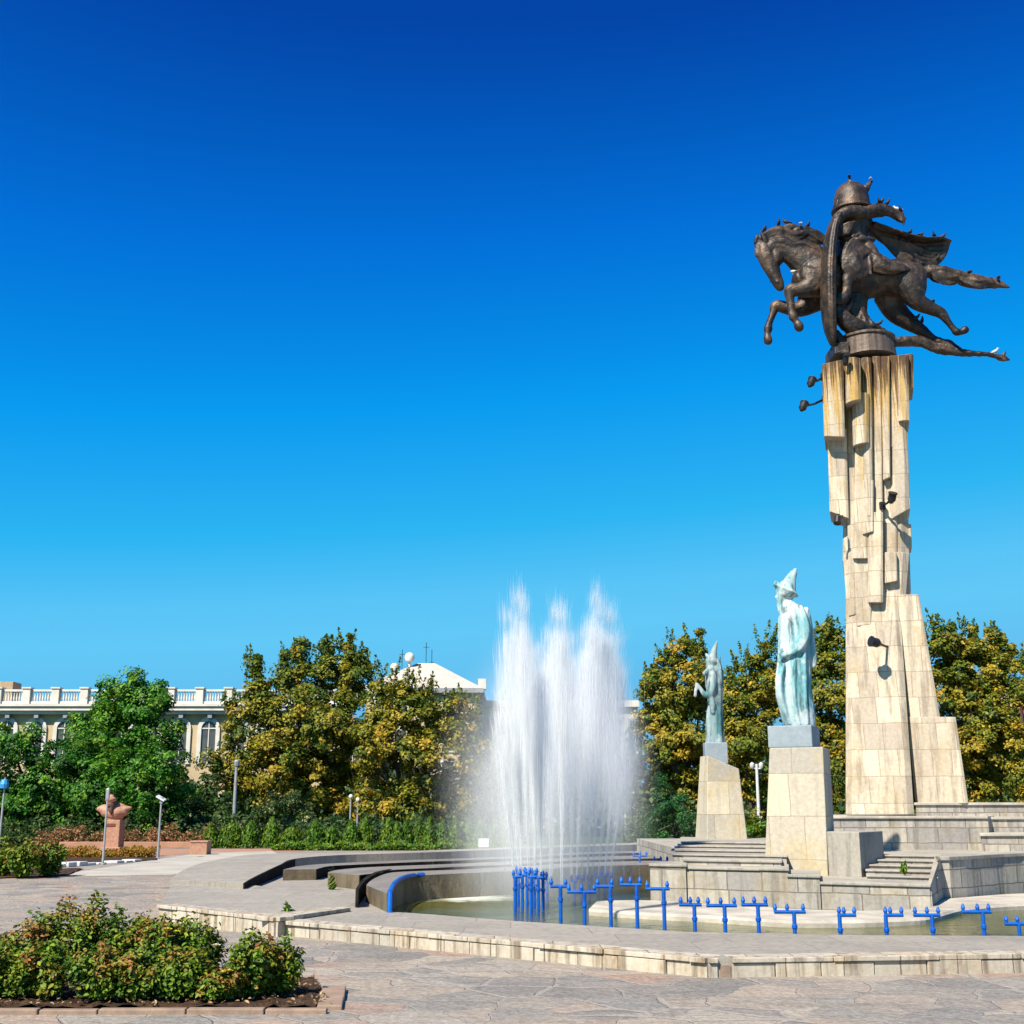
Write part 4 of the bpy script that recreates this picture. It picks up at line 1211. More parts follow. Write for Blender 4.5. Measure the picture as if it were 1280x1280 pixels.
# falling veil and drifting spray round the jets: too many drops to count
n = 5000
u = rng.random(n)
zc = .5 + 3.9 * (rng.beta(2.3, 1.7, n))
cx = Q(712, 950, 24).x
C = np.zeros((n, 3))
rad = (.95 - .05 * zc) * np.sqrt(rng.random(n)) + np.abs(rng.normal(size=n)) * .22
ang = rng.random(n) * 2 * math.pi
C[:, 0] = cx + rad * np.cos(ang) * 1.18 - .05 * (4.2 - zc) * (rng.random(n))
C[:, 1] = 23.8 + rad * np.sin(ang) * 2.0
C[:, 2] = zc
D = np.stack([rng.normal(size=n) * .05, rng.normal(size=n) * .05, np.ones(n)], 1)
o = strands('falling_spray', C, D, rng.uniform(.08, .4, n), rng.uniform(.0015, .0035, n), None, (cx, 23.8, .05))
tag(o, 'veil of fine water falling back round the jets', 'spray', None, 'stuff')
n = 6000
C = np.stack([Q(690, 950, 24).x + rng.normal(size=n) * .95 - .35, 24.2 + rng.normal(size=n) * 1.2, .1 + np.abs(rng.normal(size=n)) * 1.6], 1)
o = strands('drifting_spray', C, np.stack([rng.normal(size=n) * .3 - .12, rng.normal(size=n) * .2, np.ones(n)], 1), rng.uniform(.02, .14, n), rng.uniform(.001, .0016, n), None, (cx, 24, .05))
tag(o, 'fine drops drifting off the fountain', 'spray', None, 'stuff')

# mist: a pale cloud hanging round the jets
mt = NT('mist')
mt.t.nodes.remove(mt.out)
mt.out = mt.n('OutputMaterial')
tc = mt.n('TexCoord').outputs['Object']
d1 = mt.n('VectorMath', operation='LENGTH', i_0=mt.scaled(tc, (1, 1, 1))).outputs['Value']
fall = mt.ramp(mt.math('SUBTRACT', 1.0, d1), 0.0, .75)
nz = mt.ramp(mt.noise(mt.scaled(tc, (1.6, 1.6, .8)), 1.3, 3, .6), .2, .75)
dens = mt.math('MULTIPLY', mt.math('MULTIPLY', fall, nz), MIST)
pv = mt.n('VolumePrincipled', i_Color=(.97, .98, 1), i_Anisotropy=-.2)
mt.link(dens, pv.inputs['Density'])
mt.link(pv.outputs[0], mt.out.inputs[1])
mm = MB()
seg = 24
mm.loft([[(math.sin(f) * math.cos(q), math.sin(f) * math.sin(q), -math.cos(f)) for q in [2 * math.pi * k / seg for k in range(seg)]] for f in [.05 + (math.pi - .1) * k / 14 for k in range(15)]])
mo = build('fountain_mist', mm, mt.m, None, (0, 0, 0))
mo.location = (Q(682, 960, 24.4).x, 24.4, 2.0)
mo.scale = (2.35, 2.6, 3.5)
tag(mo, 'pale mist of fine droplets hanging round the fountain jets', 'mist', None, 'stuff')
# ================================================================ trees and shrubs
OCHRE = leafmat('ochre_green_leaves', [(.045, .09, .010), (.12, .15, .014), (.25, .21, .017), (.38, .245, .022)])
GREEN = leafmat('green_leaves', [(.014, .07, .006), (.034, .14, .009), (.07, .20, .011), (.14, .245, .018)])
OLIVE = leafmat('olive_leaves', [(0.018, 0.048, 0.0144), (0.036, 0.078, 0.0144), (0.084, 0.12, 0.024), (0.264, 0.288, 0.144)])
JUNI = leafmat('juniper_leaves', [(0.0096, 0.054, 0.0168), (0.0168, 0.084, 0.0216), (0.03, 0.12, 0.024), (0.048, 0.144, 0.03)])
LIME = leafmat('young_conifer_leaves', [(.02, .08, .006), (.045, .13, .007), (.09, .175, .009), (.18, .19, .014)])
ROSE = leafmat('rose_leaves', [(.026, .07, .008), (.075, .155, .010), (.15, .205, .013), (.24, .11, .028)], transl=.25)
SALMON = leafmat('salmon_flowers', [(.05, .08, .015), (.10, .08, .02), (.28, .11, .05), (.40, .18, .10)])
ORANGE = leafmat('orange_bedding_leaves', [(.06, .09, .012), (.16, .13, .012), (.30, .17, .015), (.32, .10, .012)])

def ball(n):
    return unit(rng.normal(size=(n, 3))) * (rng.random(n) ** (1 / 2.4))[:, None]

def crown(blobs, Y, dens, leaf, clump, flat=.75, depth=1.0, ztint=None, tint0=.5, tvar=.5, per=90, feather=False, up=.35, aspect=.6, top_up=False):
    """leaves gathered in clumps that fill each blob (px, py, radius in px)"""
    Cs, Ns, Ts, Ss, TD = [], [], [], [], []
    for (bx, by, br) in blobs:
        c = np.array(Q(bx, by, Y))
        R = br * M(by, Y) * 1.1
        spike = feather and br <= 16
        k = max(5, int(dens * 1.7 * R * R))
        o = ball(k)
        if spike:                                   # an upright shoot, rooted lower down and thin at the tip
            u = rng.uniform(-2.6, 1.0, k + 4)
            k = len(u)
            o = ball(k)
            w = .72 - .30 * (u + 1) / 2
            cc = c + np.stack([o[:, 0] * R * w, o[:, 1] * R * w, u * R], 1)
        else:
            cc = c + o * R * np.array([1, depth, .95])
        cc[:, 1] += rng.normal() * R * (.2 if spike else .5)
        outw = unit(o + np.array([0, 0, .35]))
        tc = rng.normal(size=k) * tvar * .5 + tint0
        if ztint:
            tc += np.clip((ztint[1] - cc[:, 2]) / (ztint[1] - ztint[0]), -.3, 1) * ztint[2]
        for i in range(k):
            m = int(per * rng.uniform(.6, 1.3))
            cl = clump * rng.uniform(.5, 1.25) * (.62 if spike else 1)
            q = ball(m) * cl * np.array([1, 1, flat])
            Cs.append(cc[i] + q)
            Ns.append(unit(outw[i] * .9 + q / cl * .7 + np.array([0, 0, up]) + rng.normal(size=(m, 3)) * .45))
            Ts.append(np.full(m, tc[i]) + rng.normal(size=m) * .07)
            Ss.append(leaf * .84 * rng.uniform(.6, 1.25, m))
    if feather:                                     # thin upright shoots standing out of the upper crown
        mid = sorted(b[1] for b in blobs)[int(len(blobs) * .55)]
        for (bx, by, br) in blobs:
            if by > mid or br < 12:
                continue
            c = np.array(Q(bx, by, Y))
            R = br * M(by, Y)
            for j in range(5):
                root = c + np.array([rng.uniform(-.85, .85) * R, rng.uniform(-.6, .6) * R, R * rng.uniform(.35, .8)])
                h = rng.uniform(.6, 1.5)
                m = 60
                u = rng.random(m)
                q = rng.normal(size=(m, 3)) * (.17 * (1.1 - u))[:, None]
                Cs.append(root + np.stack([u * h * rng.uniform(-.3, .3), u * 0, u * h], 1) + q)
                Ns.append(unit(q / .17 + np.array([0, -.2, .5]) + rng.normal(size=(m, 3)) * .5))
                Ts.append(np.full(m, tint0 * .5) + rng.normal(size=m) * .12)
                Ss.append(leaf * .75 * rng.uniform(.6, 1.2, m))
    C, N, T, S = np.concatenate(Cs), np.concatenate(Ns), np.concatenate(Ts), np.concatenate(Ss)
    return leaf_verts(C, N, S, aspect, False), T

def tree(name, label, blobs, Y, mat, group=None, base_px=None, dens=9, leaf=.13, clump=.55, trunk_r=.22, cat='tree', **kw):
    bx = base_px or sum(b[0] for b in blobs) / len(blobs)
    foot = Vector((Q(bx, 1040, Y).x, Y, 0))
    o = thing(name, label, cat, foot, group)
    V, T = crown(blobs, Y, dens, leaf, clump, feather=mat is OCHRE, **kw)
    np_mesh('crown', V, 4, mat, o, tint=T)
    mb = MB()
    big = sorted(blobs, key=lambda b: -b[2])[:9]
    h = max(Q(b[0], b[1], Y).z for b in blobs)
    fork = foot + Vector((0, 0, h * .3))
    mb.tube([foot - Vector((0, 0, .1)), foot + Vector((.05, 0, h * .12)), fork], [trunk_r * 1.3, trunk_r, trunk_r * .8], 8)
    for b in big:
        e = Q(b[0], b[1], Y)
        mid = fork.lerp(e, .5) + Vector((random.uniform(-.4, .4), random.uniform(-.4, .4), random.uniform(-.2, .4)))
        mb.tube([fork - Vector((0, 0, .3)), mid, e], [trunk_r * .55, trunk_r * .35, trunk_r * .1], 6)
    build('trunk', mb, M_bark, o, smooth=True)
    return o
GT = 'trees behind the square'
ok = dict(ztint=(2.0, 12.0, .30), tint0=.28, tvar=.45)
tree('broadleaf_tree', 'tall olive and ochre tree with feathery upright tips, left of the hip roofed building',
     [(323, 822, 9), (317, 842, 15), (318, 866, 18), (377, 806, 10), (375, 828, 14), (355, 830, 12), (358, 848, 18), (412, 805, 10), (408, 826, 16), (437, 801, 9), (432, 822, 16), (456, 818, 9), (448, 836, 15),
      (334, 880, 26), (371, 858, 30), (415, 856, 34), (450, 852, 22), (318, 908, 30), (365, 905, 40), (415, 905, 42), (312, 942, 32), (349, 952, 36), (396, 949, 38), (434, 961, 34), (302, 974, 24), (343, 990, 28), (380, 995, 28), (415, 1008, 24), (288, 890, 13), (272, 958, 18), (445, 915, 28)],
     76, OCHRE, GT, 380, 8, .145, .6, .3, **ok)
tree('broadleaf_tree', 'rounder ochre brown tree in front of the hip roofed building, beside the spray',
     [(484, 862, 20), (505, 872, 18), (524, 876, 18), (477, 896, 30), (515, 900, 34), (549, 898, 25), (563, 914, 18), (471, 930, 32), (515, 936, 34), (545, 942, 24), (465, 967, 26), (502, 978, 33), (540, 975, 22), (515, 1006, 24), (484, 1012, 22), (552, 985, 18), (545, 1010, 18), (455, 1005, 20), (574, 930, 19), (578, 960, 19), (570, 890, 17), (574, 995, 19), (590, 905, 14), (594, 940, 17), (595, 978, 17)],
     72, OCHRE, GT, 505, 8, .135, .55, .26, ztint=(2, 9.0, .25), tint0=.42, tvar=.4)
tree('broadleaf_tree', 'rounded deep green tree rising above the white balustrade on the left',
     [(137, 857, 15), (170, 854, 20), (197, 862, 16), (205, 880, 14), (150, 885, 34), (185, 885, 26), (125, 892, 24), (105, 920, 32), (140, 922, 38), (185, 920, 32), (220, 920, 16), (160, 955, 38), (205, 950, 28)],
     70, GREEN, GT, 160, 9, .13, .55, .26, ztint=(3, 10, .1), tint0=.45, tvar=.55)
tree('broadleaf_tree', 'broad spreading dark green tree at the left edge behind the pink bust',
     [(15, 932, 28), (45, 935, 30), (78, 945, 28), (15, 975, 38), (62, 980, 40), (107, 962, 38), (125, 990, 38), (87, 1015, 24), (30, 1012, 24), (130, 1020, 22), (-15, 990, 30), (55, 1030, 18), (108, 1034, 16)],
     63, GREEN, GT, 60, 10, .115, .5, .24, ztint=(1, 6, -.05), tint0=.42, tvar=.6)
tree('broadleaf_tree', 'low branching bright green tree right of the pink bust',
     [(162, 965, 34), (187, 985, 34), (212, 955, 26), (222, 978, 22), (175, 1015, 22), (205, 1010, 22), (150, 1012, 18), (188, 1035, 14)],
     61, GREEN, GT, 190, 10, .11, .5, .2, ztint=(1, 6, -.1), tint0=.5, tvar=.6)
tree('broadleaf_tree', 'shadowy olive bush tree between the bright green tree and the tall ochre tree',
     [(240, 1000, 18), (258, 985, 16), (245, 1025, 22), (272, 1018, 22), (225, 1030, 18), (285, 1038, 16), (255, 1045, 14)],
     64, OLIVE, GT, 255, 10, .1, .45, .12, tint0=.3, tvar=.5)
tree('flowering_shrub', 'rounded shrub with pale creamy flower heads below the tall ochre tree',
     [(322, 1020, 15), (340, 1004, 16), (362, 1002, 14), (378, 1012, 14), (350, 1025, 18), (388, 1028, 11), (312, 1035, 12)],
     61, OLIVE, None, 350, 14, .085, .35, .07, cat='shrub', tint0=.5, tvar=.75)
tree('broadleaf_tree', 'ochre tree with dark green twiggy top between the spray and the smaller statue',
     [(857, 804, 8), (874, 799, 9), (834, 820, 11), (818, 838, 9), (808, 853, 8), (850, 820, 17), (869, 824, 16), (834, 840, 20), (857, 849, 28), (878, 846, 16), (827, 866, 26), (810, 870, 10), (850, 882, 34), (822, 898, 26), (874, 880, 24), (839, 919, 32), (864, 929, 28), (825, 940, 22), (850, 959, 28), (857, 985, 24), (878, 960, 22), (880, 1000, 22)],
     70, OCHRE, GT, 855, 9, .13, .5, .22, ztint=(3, 12, .25), tint0=.42, tvar=.45)
tree('broadleaf_tree', 'golden ochre tree filling the space between the two patina statues',
     [(942, 834, 11), (930, 846, 13), (957, 818, 13), (964, 830, 18), (911, 851, 11), (921, 866, 24), (944, 858, 24), (965, 860, 24), (925, 891, 31), (953, 886, 28), (921, 919, 30), (949, 921, 28), (939, 945, 24), (920, 955, 22), (940, 985, 20), (955, 975, 18), (915, 990, 18), (945, 1018, 20), (930, 1030, 16)],
     66, OCHRE, GT, 940, 9, .125, .5, .2, ztint=(3, 9.5, .3), tint0=.42, tvar=.4)
tree('broadleaf_tree', 'tall green and gold tree between the larger patina statue and the pillar',
     [(1036, 782, 9), (1046, 790, 9), (1025, 796, 9), (1036, 802, 16), (1022, 815, 14), (1030, 830, 22), (1050, 830, 20), (1045, 870, 26), (1022, 870, 20), (1030, 910, 26), (1052, 905, 20), (1045, 950, 26), (1030, 985, 22), (1048, 1005, 16), (1025, 945, 18), (1010, 900, 18), (1000, 860, 20), (985, 880, 22), (1062, 960, 18), (1060, 800, 14)],
     74, OCHRE, GT, 1040, 9, .135, .55, .24, ztint=(3, 12, .3), tint0=.38, tvar=.4)
tree('broadleaf_tree', 'wide ochre tree with upright green tips to the right of the pillar',
     [(1167, 788, 9), (1178, 795, 9), (1189, 789, 10), (1203, 800, 9), (1217, 796, 9), (1236, 796, 9), (1254, 802, 9), (1264, 812, 7), (1227, 803, 10), (1246, 806, 10), (1173, 803, 18), (1201, 811, 20), (1232, 813, 21), (1252, 822, 16), (1177, 831, 25), (1211, 836, 32), (1246, 840, 24), (1181, 862, 27), (1211, 868, 32), (1244, 870, 28), (1201, 898, 28), (1234, 902, 33), (1260, 906, 24), (1221, 933, 32), (1254, 933, 30), (1234, 959, 33), (1266, 962, 26), (1221, 982, 24), (1252, 985, 26), (1195, 935, 22), (1150, 850, 22), (1150, 800, 16)],
     70, OCHRE, GT, 1220, 9, .13, .5, .26, ztint=(3, 12, .25), tint0=.42, tvar=.42)
tree('broadleaf_tree', 'ochre tree cut by the right edge of the picture, in front of a cream building',
     [(1270, 846, 11), (1284, 838, 14), (1276, 880, 13), (1295, 870, 24), (1278, 925, 18), (1300, 920, 26), (1290, 965, 24), (1285, 995, 18)],
     64, OCHRE, GT, 1300, 10, .12, .5, .2, tint0=.55, tvar=.4)
tree('juniper', 'dense blue green juniper bush between the spray and the smaller statue',
     [(826, 972, 7), (828, 984, 10), (832, 998, 14), (845, 1004, 14), (835, 1018, 20), (855, 1020, 16), (820, 1020, 14), (840, 1040, 20), (862, 1042, 14), (815, 1042, 14)],
     52, JUNI, None, 840, 20, .075, .3, .1, cat='conifer', tint0=.45, tvar=.5, aspect=.35)
tree('broadleaf_shrub', 'low golden green shrub at the foot of the white twin lamp between the pedestals',
     [(940, 1030, 12), (955, 1035, 12), (945, 1043, 10), (962, 1045, 8)], 58, LIME, None, 950, 16, .08, .3, .06, cat='shrub', tint0=.6, tvar=.5)
tree('broadleaf_shrub', 'low shadowy shrub seen between the larger pedestal and the pillar foot',
     [(1046, 990, 12), (1056, 1000, 12), (1044, 1012, 10)], 60, OCHRE, None, 1050, 16, .08, .3, .06, cat='shrub', tint0=.35, tvar=.5)

# ---- little conifers in a row, each its own size
hx = [(262, 1030, 10, 'c'), (288, 1031, 14, 'b'), (312, 1028, 12, 'c'), (339, 1023, 13, 'c'), (364, 1036, 12, 'b'), (393, 1027, 13, 'c'), (414, 1036, 11, 'b'), (438, 1026, 12, 'c'), (456, 1024, 13, 'c'),
      (485, 1024, 11, 'c'), (496, 1029, 9, 'c'), (507, 1027, 9, 'c'), (523, 1024, 10, 'c'), (536, 1023, 9, 'c'), (553, 1027, 10, 'c'), (569, 1025, 10, 'c'), (585, 1027, 10, 'c'), (600, 1026, 9, 'c'), (618, 1026, 10, 'c'), (633, 1028, 9, 'c')]
for i, (px, pt_, hw, kind) in enumerate(hx):
    Y = 57.5 + rng.uniform(-.4, .4)
    base = Vector((Q(px, 1060, Y).x, Y, 0))
    H = Q(px, pt_, Y).z
    R = hw * M(1040, Y) * 1.08
    n = 1500
    s = rng.random(n) ** .8
    if kind == 'c':
        rr = R * np.sin(np.clip((1 - s) * 1.35 + .12, 0, 1.5)) ** .9 * np.sqrt(rng.random(n)) * rng.uniform(.85, 1.1, n)
    else:
        rr = R * np.sqrt(np.clip(1 - (s * 1.05 - .4) ** 2 * 2.2, .05, 1)) * np.sqrt(rng.random(n)) * rng.uniform(.8, 1.25, n)
    th = rng.random(n) * 2 * math.pi
    lump = 1 + .14 * np.sin(th * 5 + s * 14)
    C = np.stack([base.x + rr * np.cos(th) * lump, base.y + rr * np.sin(th) * lump, .03 + s * H], 1)
    N = unit(np.stack([np.cos(th), np.sin(th), np.full(n, .45)], 1) + rng.normal(size=(n, 3)) * .5)
    Tn = rng.normal(size=n) * .2 + rng.uniform(.35, .6)
    o = thing('young_conifer' if kind == 'c' else 'garden_shrub', ('small cone shaped green conifer' if kind == 'c' else 'loose bright green shrub') + ' in the planted row, %s from the left' % ORD[i], 'conifer' if kind == 'c' else 'shrub', base, 'row of small conifers and shrubs')
    T = np.tile(np.array([[0, 0, 1.0]]), (n, 1)) + rng.normal(size=(n, 3)) * .35
    np_mesh('foliage', leaf_verts(C, N, np.full(n, .085) * rng.uniform(.6, 1.3, n), .4, False, T), 4, LIME, o, tint=Tn)
    build('stem', MB().tube([base, base + Vector((0, 0, H * .7))], .03, 5), M_bark, o)

def patch(name, label, px0, px1, Y0, Y1, h, mat, n, leaf, tint0, tvar, hump=0.0):
    x0, x1 = (px0 - 640) / 1600 * (Y0 + Y1) / 2, (px1 - 640) / 1600 * (Y0 + Y1) / 2
    C = np.stack([rng.uniform(x0, x1, n), rng.uniform(Y0, Y1, n), rng.random(n) ** .8 * h], 1)
    C[:, 2] *= .7 + .5 * np.sin(C[:, 0] * 2.3) * np.sin(C[:, 0] * 5.1 + 1) + rng.random(n) * .3
    C[:, 2] = np.abs(C[:, 2]) + .02
    N = unit(np.array([0, -.3, .7]) + rng.normal(size=(n, 3)) * .6)
    V = leaf_verts(C, N, leaf * rng.uniform(.6, 1.3, n), .6, False)
    o = np_mesh(name, V, 4, mat, None, ((x0 + x1) / 2, Y0, 0), tint=rng.normal(size=n) * tvar + tint0)
    return tag(o, label, 'plants', None, 'stuff')
patch('ground_cover', 'low green ground cover along the far basin wall', 345, 660, 54.5, 56.5, .26, LIME, 16000, .07, .55, .25)
patch('salmon_flowers', 'mass of salmon pink flowers behind the pink bust', 50, 262, 58.5, 60.2, .8, SALMON, 9000, .06, .5, .35)
patch('orange_flowers', 'orange and yellow bedding plants before the pink bust', 62, 192, 46.5, 48.5, .28, ORANGE, 6000, .05, .6, .3)
patch('undergrowth', 'dark undergrowth beneath the trees', -60, 330, 60, 63, 1.2, OLIVE, 9000, .1, .25, .25)
patch('undergrowth', 'shaded undergrowth behind the planted row', 250, 660, 63, 70, 1.1, OLIVE, 12000, .12, .2, .25)
patch('undergrowth', 'green undergrowth behind the monument', 780, 1330, 58, 64, 1.6, OLIVE, 12000, .12, .3, .25)

patch('distant_greenery', 'mass of distant trees and bushes closing the view behind the monument', 575, 1330, 82, 88, 6.5, OLIVE, 22000, .3, .3, .25)
patch('distant_greenery', 'mass of bushes along the foot of the long cream building', -60, 600, 92, 98, 3.6, OLIVE, 15000, .3, .25, .25)

# ---- rose bushes
def rose_bush(px, pyt, pyb, hw, label, group, n=1500, leaf=.034, flowers=(), tint=.45, buds=0):
    b = P(px, pyb, .04)
    Y = b.y
    H = Q(px, pyt, Y).z - .04
    R = hw * M(pyb, Y)
    o = thing('rose_bush', label, 'rose bush', b, group)
    st = MB()
    Cs, Ns, Ts = [], [], []
    k = 16
    for j in range(k):
        a = rng.random() * 2 * math.pi
        rr = R * math.sqrt(rng.random())
        hh = H * (1 - .30 * (rr / R) ** 2) * rng.uniform(.7, 1.12)
        tip = np.array([b.x + rr * math.cos(a), b.y + rr * math.sin(a) * .9, .04 + hh])
        root = np.array([b.x + rr * math.cos(a) * .25, b.y + rr * math.sin(a) * .25, .02])
        mid = root * .45 + tip * .55 + rng.normal(size=3) * .05
        st.tube([root, mid, tip], [.010, .007, .004], 5)
        m = n // k
        s = rng.random(m) ** .65
        path = np.where(s[:, None] < .55, root + (mid - root) * (s / .55)[:, None], mid + (tip - mid) * ((s - .55) / .45)[:, None])
        sp = .055 + .10 * np.sin(np.clip(s, 0, 1) * 2.6) * (R / .4)
        q = ball(m) * sp[:, None]
        C = path + q
        C[:, 2] = np.maximum(C[:, 2], .06 + rng.random(m) * .05)
        Cs.append(C)
        Ns.append(unit(q / sp[:, None] * .6 + np.array([math.cos(a) * .3, math.sin(a) * .3, .75]) + rng.normal(size=(m, 3)) * .45))
        young = rng.random() < .36
        Ts.append(tint + rng.normal(size=m) * .15 + rng.normal() * .2 + (np.clip(s - .78, 0, 1) * 2.6 if young else 0))
    C, N, T = np.concatenate(Cs), np.concatenate(Ns), np.concatenate(Ts)
    np_mesh('foliage', leaf_verts(C, N, leaf * rng.uniform(.55, 1.25, len(C)), .52), 6, ROSE, o, tint=T, quads=LEAF6)
    build('stem', st, M_bark, o)
    for (fx, fy, col) in flowers:
        q = Q(fx, fy, Y - R * .75)
        fm = MB()
        for ring_, (rad, cnt, el) in enumerate(((.045, 6, .35), (.032, 5, .8), (.016, 4, 1.2))):
            for c in range(cnt):
                a = 2 * math.pi * c / cnt + ring_ * .5
                d = Vector((math.cos(a) * math.cos(el), math.sin(a) * math.cos(el), math.sin(el)))
                t = Vector((-math.sin(a), math.cos(a), 0))
                e = q + d * rad
                fm.add([q, q + d * rad * .6 + t * rad * .6, e + t * rad * .3, e - t * rad * .3, q + d * rad * .6 - t * rad * .6], [(0, 1, 2, 3, 4)])
        build('flower', fm, FLW[col], o, recalc=False)
    return o
FLW = {'y': plain('yellow_petals', (.72, .62, .07), (.6, .5, .05), 20, .6, bump=0), 'w': plain('cream_petals', (.78, .74, .6), (.65, .6, .5), 20, .6, bump=0), 'r': plain('red_petals', (.4, .03, .03), (.3, .02, .03), 20, .6, bump=0)}
gb = 'rose bushes in the front bed'
front_b = [(18, 1172, 1238, 42, ()), (62, 1130, 1226, 44, ((86, 1177, 'w'),)), (112, 1132, 1228, 42, ()), (152, 1140, 1230, 40, ()), (192, 1144, 1232, 42, ((210, 1163, 'y'), (220, 1166, 'y'), (213, 1172, 'y'))), (238, 1156, 1232, 38, ()),
           (8, 1188, 1246, 34, ()), (50, 1178, 1246, 34, ()), (118, 1190, 1249, 36, ()), (176, 1186, 1248, 34, ()), (228, 1190, 1247, 34, ((270, 1183, 'w'),)), (276, 1212, 1248, 24, ((278, 1217, 'y'), (286, 1215, 'y'))), (308, 1170, 1245, 36, ((322, 1203, 'w'),)), (346, 1174, 1241, 29, ())]
wh = ['at the far left of the back row', 'tall, second in the back row', 'tallest crown in the middle of the back row', 'fourth in the back row', 'with a cluster of yellow blooms, fifth in the back row', 'last in the back row, reddish at the tips',
      'at the far left of the front row', 'second in the front row', 'third in the front row, bright green and full', 'fourth in the front row', 'fifth in the front row, with a cream bloom', 'low, with pale yellow blooms near the bed end', 'second from the right end of the bed', 'at the right end of the bed']
for i, (px, a, b_, hw, fl) in enumerate(front_b):
    rose_bush(px, a, b_, hw, 'leafy rose bush ' + wh[i], gb, 3600, .0275, fl, tint=rng.uniform(.36, .58))
g2 = 'rose bushes in the bed at the left edge'
for i, (px, a, b_, hw, w) in enumerate([(2, 1050, 1094, 26, 'at the left edge of the picture'), (30, 1050, 1096, 24, 'in the middle of the far left bed'), (58, 1053, 1094, 24, 'at the right end of the far left bed')]):
    fl = [(px + rng.uniform(-22, 22), a + rng.uniform(2, 20), 'r' if k % 3 else 'y') for k in range(7)]
    rose_bush(px, a, b_, hw, 'rose bush with red blooms ' + w, g2, 1600, .06, fl, tint=.4)

# ---- the rose beds: soil and stone kerbs
bed = [P(*q) for q in [(-150, 1262), (418, 1262), (392, 1224), (-100, 1224)]]
def soilmesh(name, quad, label_kind, n=60, m=14, z=.025):
    mb = MB()
    for j in range(m + 1):
        for i in range(n + 1):
            a = quad[0].lerp(quad[1], i / n); b = quad[3].lerp(quad[2], i / n)
            q = a.lerp(b, j / m)
            mb.v.append((q.x, q.y, z + random.uniform(-.018, .022)))
    for j in range(m):
        for i in range(n):
            k = j * (n + 1) + i
            mb.f.append((k, k + 1, k + n + 2, k + n + 1))
    o = build(name, mb, M_soil, None, tuple(quad[0]))
    o['kind'] = 'structure'
    return o
soilmesh('bed_soil', bed, 'structure')
kerb = thing('bed_kerb', 'low reddish stone kerb edging the rose bed in the lower left', 'kerb', P(420, 1264))
def kerb_run(a, b, w, parent):
    d = (b - a); L = d.length; d.normalize(); n = Vector((-d.y, d.x, 0))
    s = 0
    while s < L - .1:
        ww = min(random.uniform(.5, .95), L - s)
        p0, p1 = a + d * (s + .006), a + d * (s + ww - .006)
        j = random.uniform(-.012, .012)
        build('kerb_stone', MB().prism([(p0.x + n.x * j, p0.y + n.y * j), (p1.x + n.x * j, p1.y + n.y * j), (p1.x + n.x * w, p1.y + n.y * w), (p0.x + n.x * w, p0.y + n.y * w)], -.02, .04 + random.uniform(-.008, .008)), M_brick, parent, bevel=.012)
        s += ww
kerb_run(P(-60, 1269), P(418, 1268), .1, kerb)
kerb_run(P(428, 1263), P(432, 1238), .22, kerb)
bed2 = [P(*q) for q in [(-60, 1101), (84, 1095), (104, 1086), (-60, 1088)]]
soilmesh('bed_soil', bed2, 'structure', 20, 8)
bed3 = [P(*q) for q in [(40, 1083), (196, 1075.5), (196, 1071), (40, 1073)]]
soilmesh('bed_soil', bed3, 'structure', 20, 6)

def leaf_stuff():
    # leaf litter and small stones on the soil of the front bed
    n = 900
    u, v = rng.random(n), rng.random(n)
    a = np.array(bed[0])[None] * (1 - u)[:, None] + np.array(bed[1])[None] * u[:, None]
    b = np.array(bed[3])[None] * (1 - u)[:, None] + np.array(bed[2])[None] * u[:, None]
    C = a * (1 - v)[:, None] + b * v[:, None]
    C[:, 2] = .05
    N = unit(np.array([0, 0, 1.0]) + rng.normal(size=(n, 3)) * .4)
    o = np_mesh('fallen_leaves', leaf_verts(C, N, rng.uniform(.012, .03, n), .5), 6, leafmat('dry_leaves', [(.16, .09, .04), (.22, .13, .06), (.28, .18, .09), (.34, .26, .16)], transl=.05), None, tuple(bed[0]), tint=rng.random(n), quads=LEAF6)
    tag(o, 'dry leaves and chips scattered on the soil of the rose bed', 'leaf litter', None, 'stuff')
leaf_stuff()
# weeds in the cracks of the basin rim
for i, (px, py, z, lab) in enumerate([(415, 1112, .19, 'small green weed growing on the basin floor by the weirs'), (1133, 1094, .72, 'small green weed growing on the platform steps'), (358, 1143, .2, 'tuft of dry grass at the raised rim corner')]):
    b = P(px, py, z) if i != 1 else Vector(fr(1132, 1.3) + (.62,))
    n = 46 if i == 0 else 26
    C = np.array(b) + rng.normal(size=(n, 3)) * np.array([.025, .025, 0]) + np.abs(rng.normal(size=(n, 3))) * np.array([0, 0, .16 if i == 0 else .07])
    N = unit(rng.normal(size=(n, 3)) + np.array([0, 0, .3]))
    T = np.array([[.4, 0, 1.0]]) + rng.normal(size=(n, 3)) * .4
    o = np_mesh('weed', leaf_verts(C, N, rng.uniform(.04, .09, n), .25, True, np.tile(T[:1], (n, 1)) + rng.normal(size=(n, 3)) * .5), 6, LIME, None, tuple(b), tint=rng.random(n), quads=LEAF6)
    tag(o, lab, 'weed')
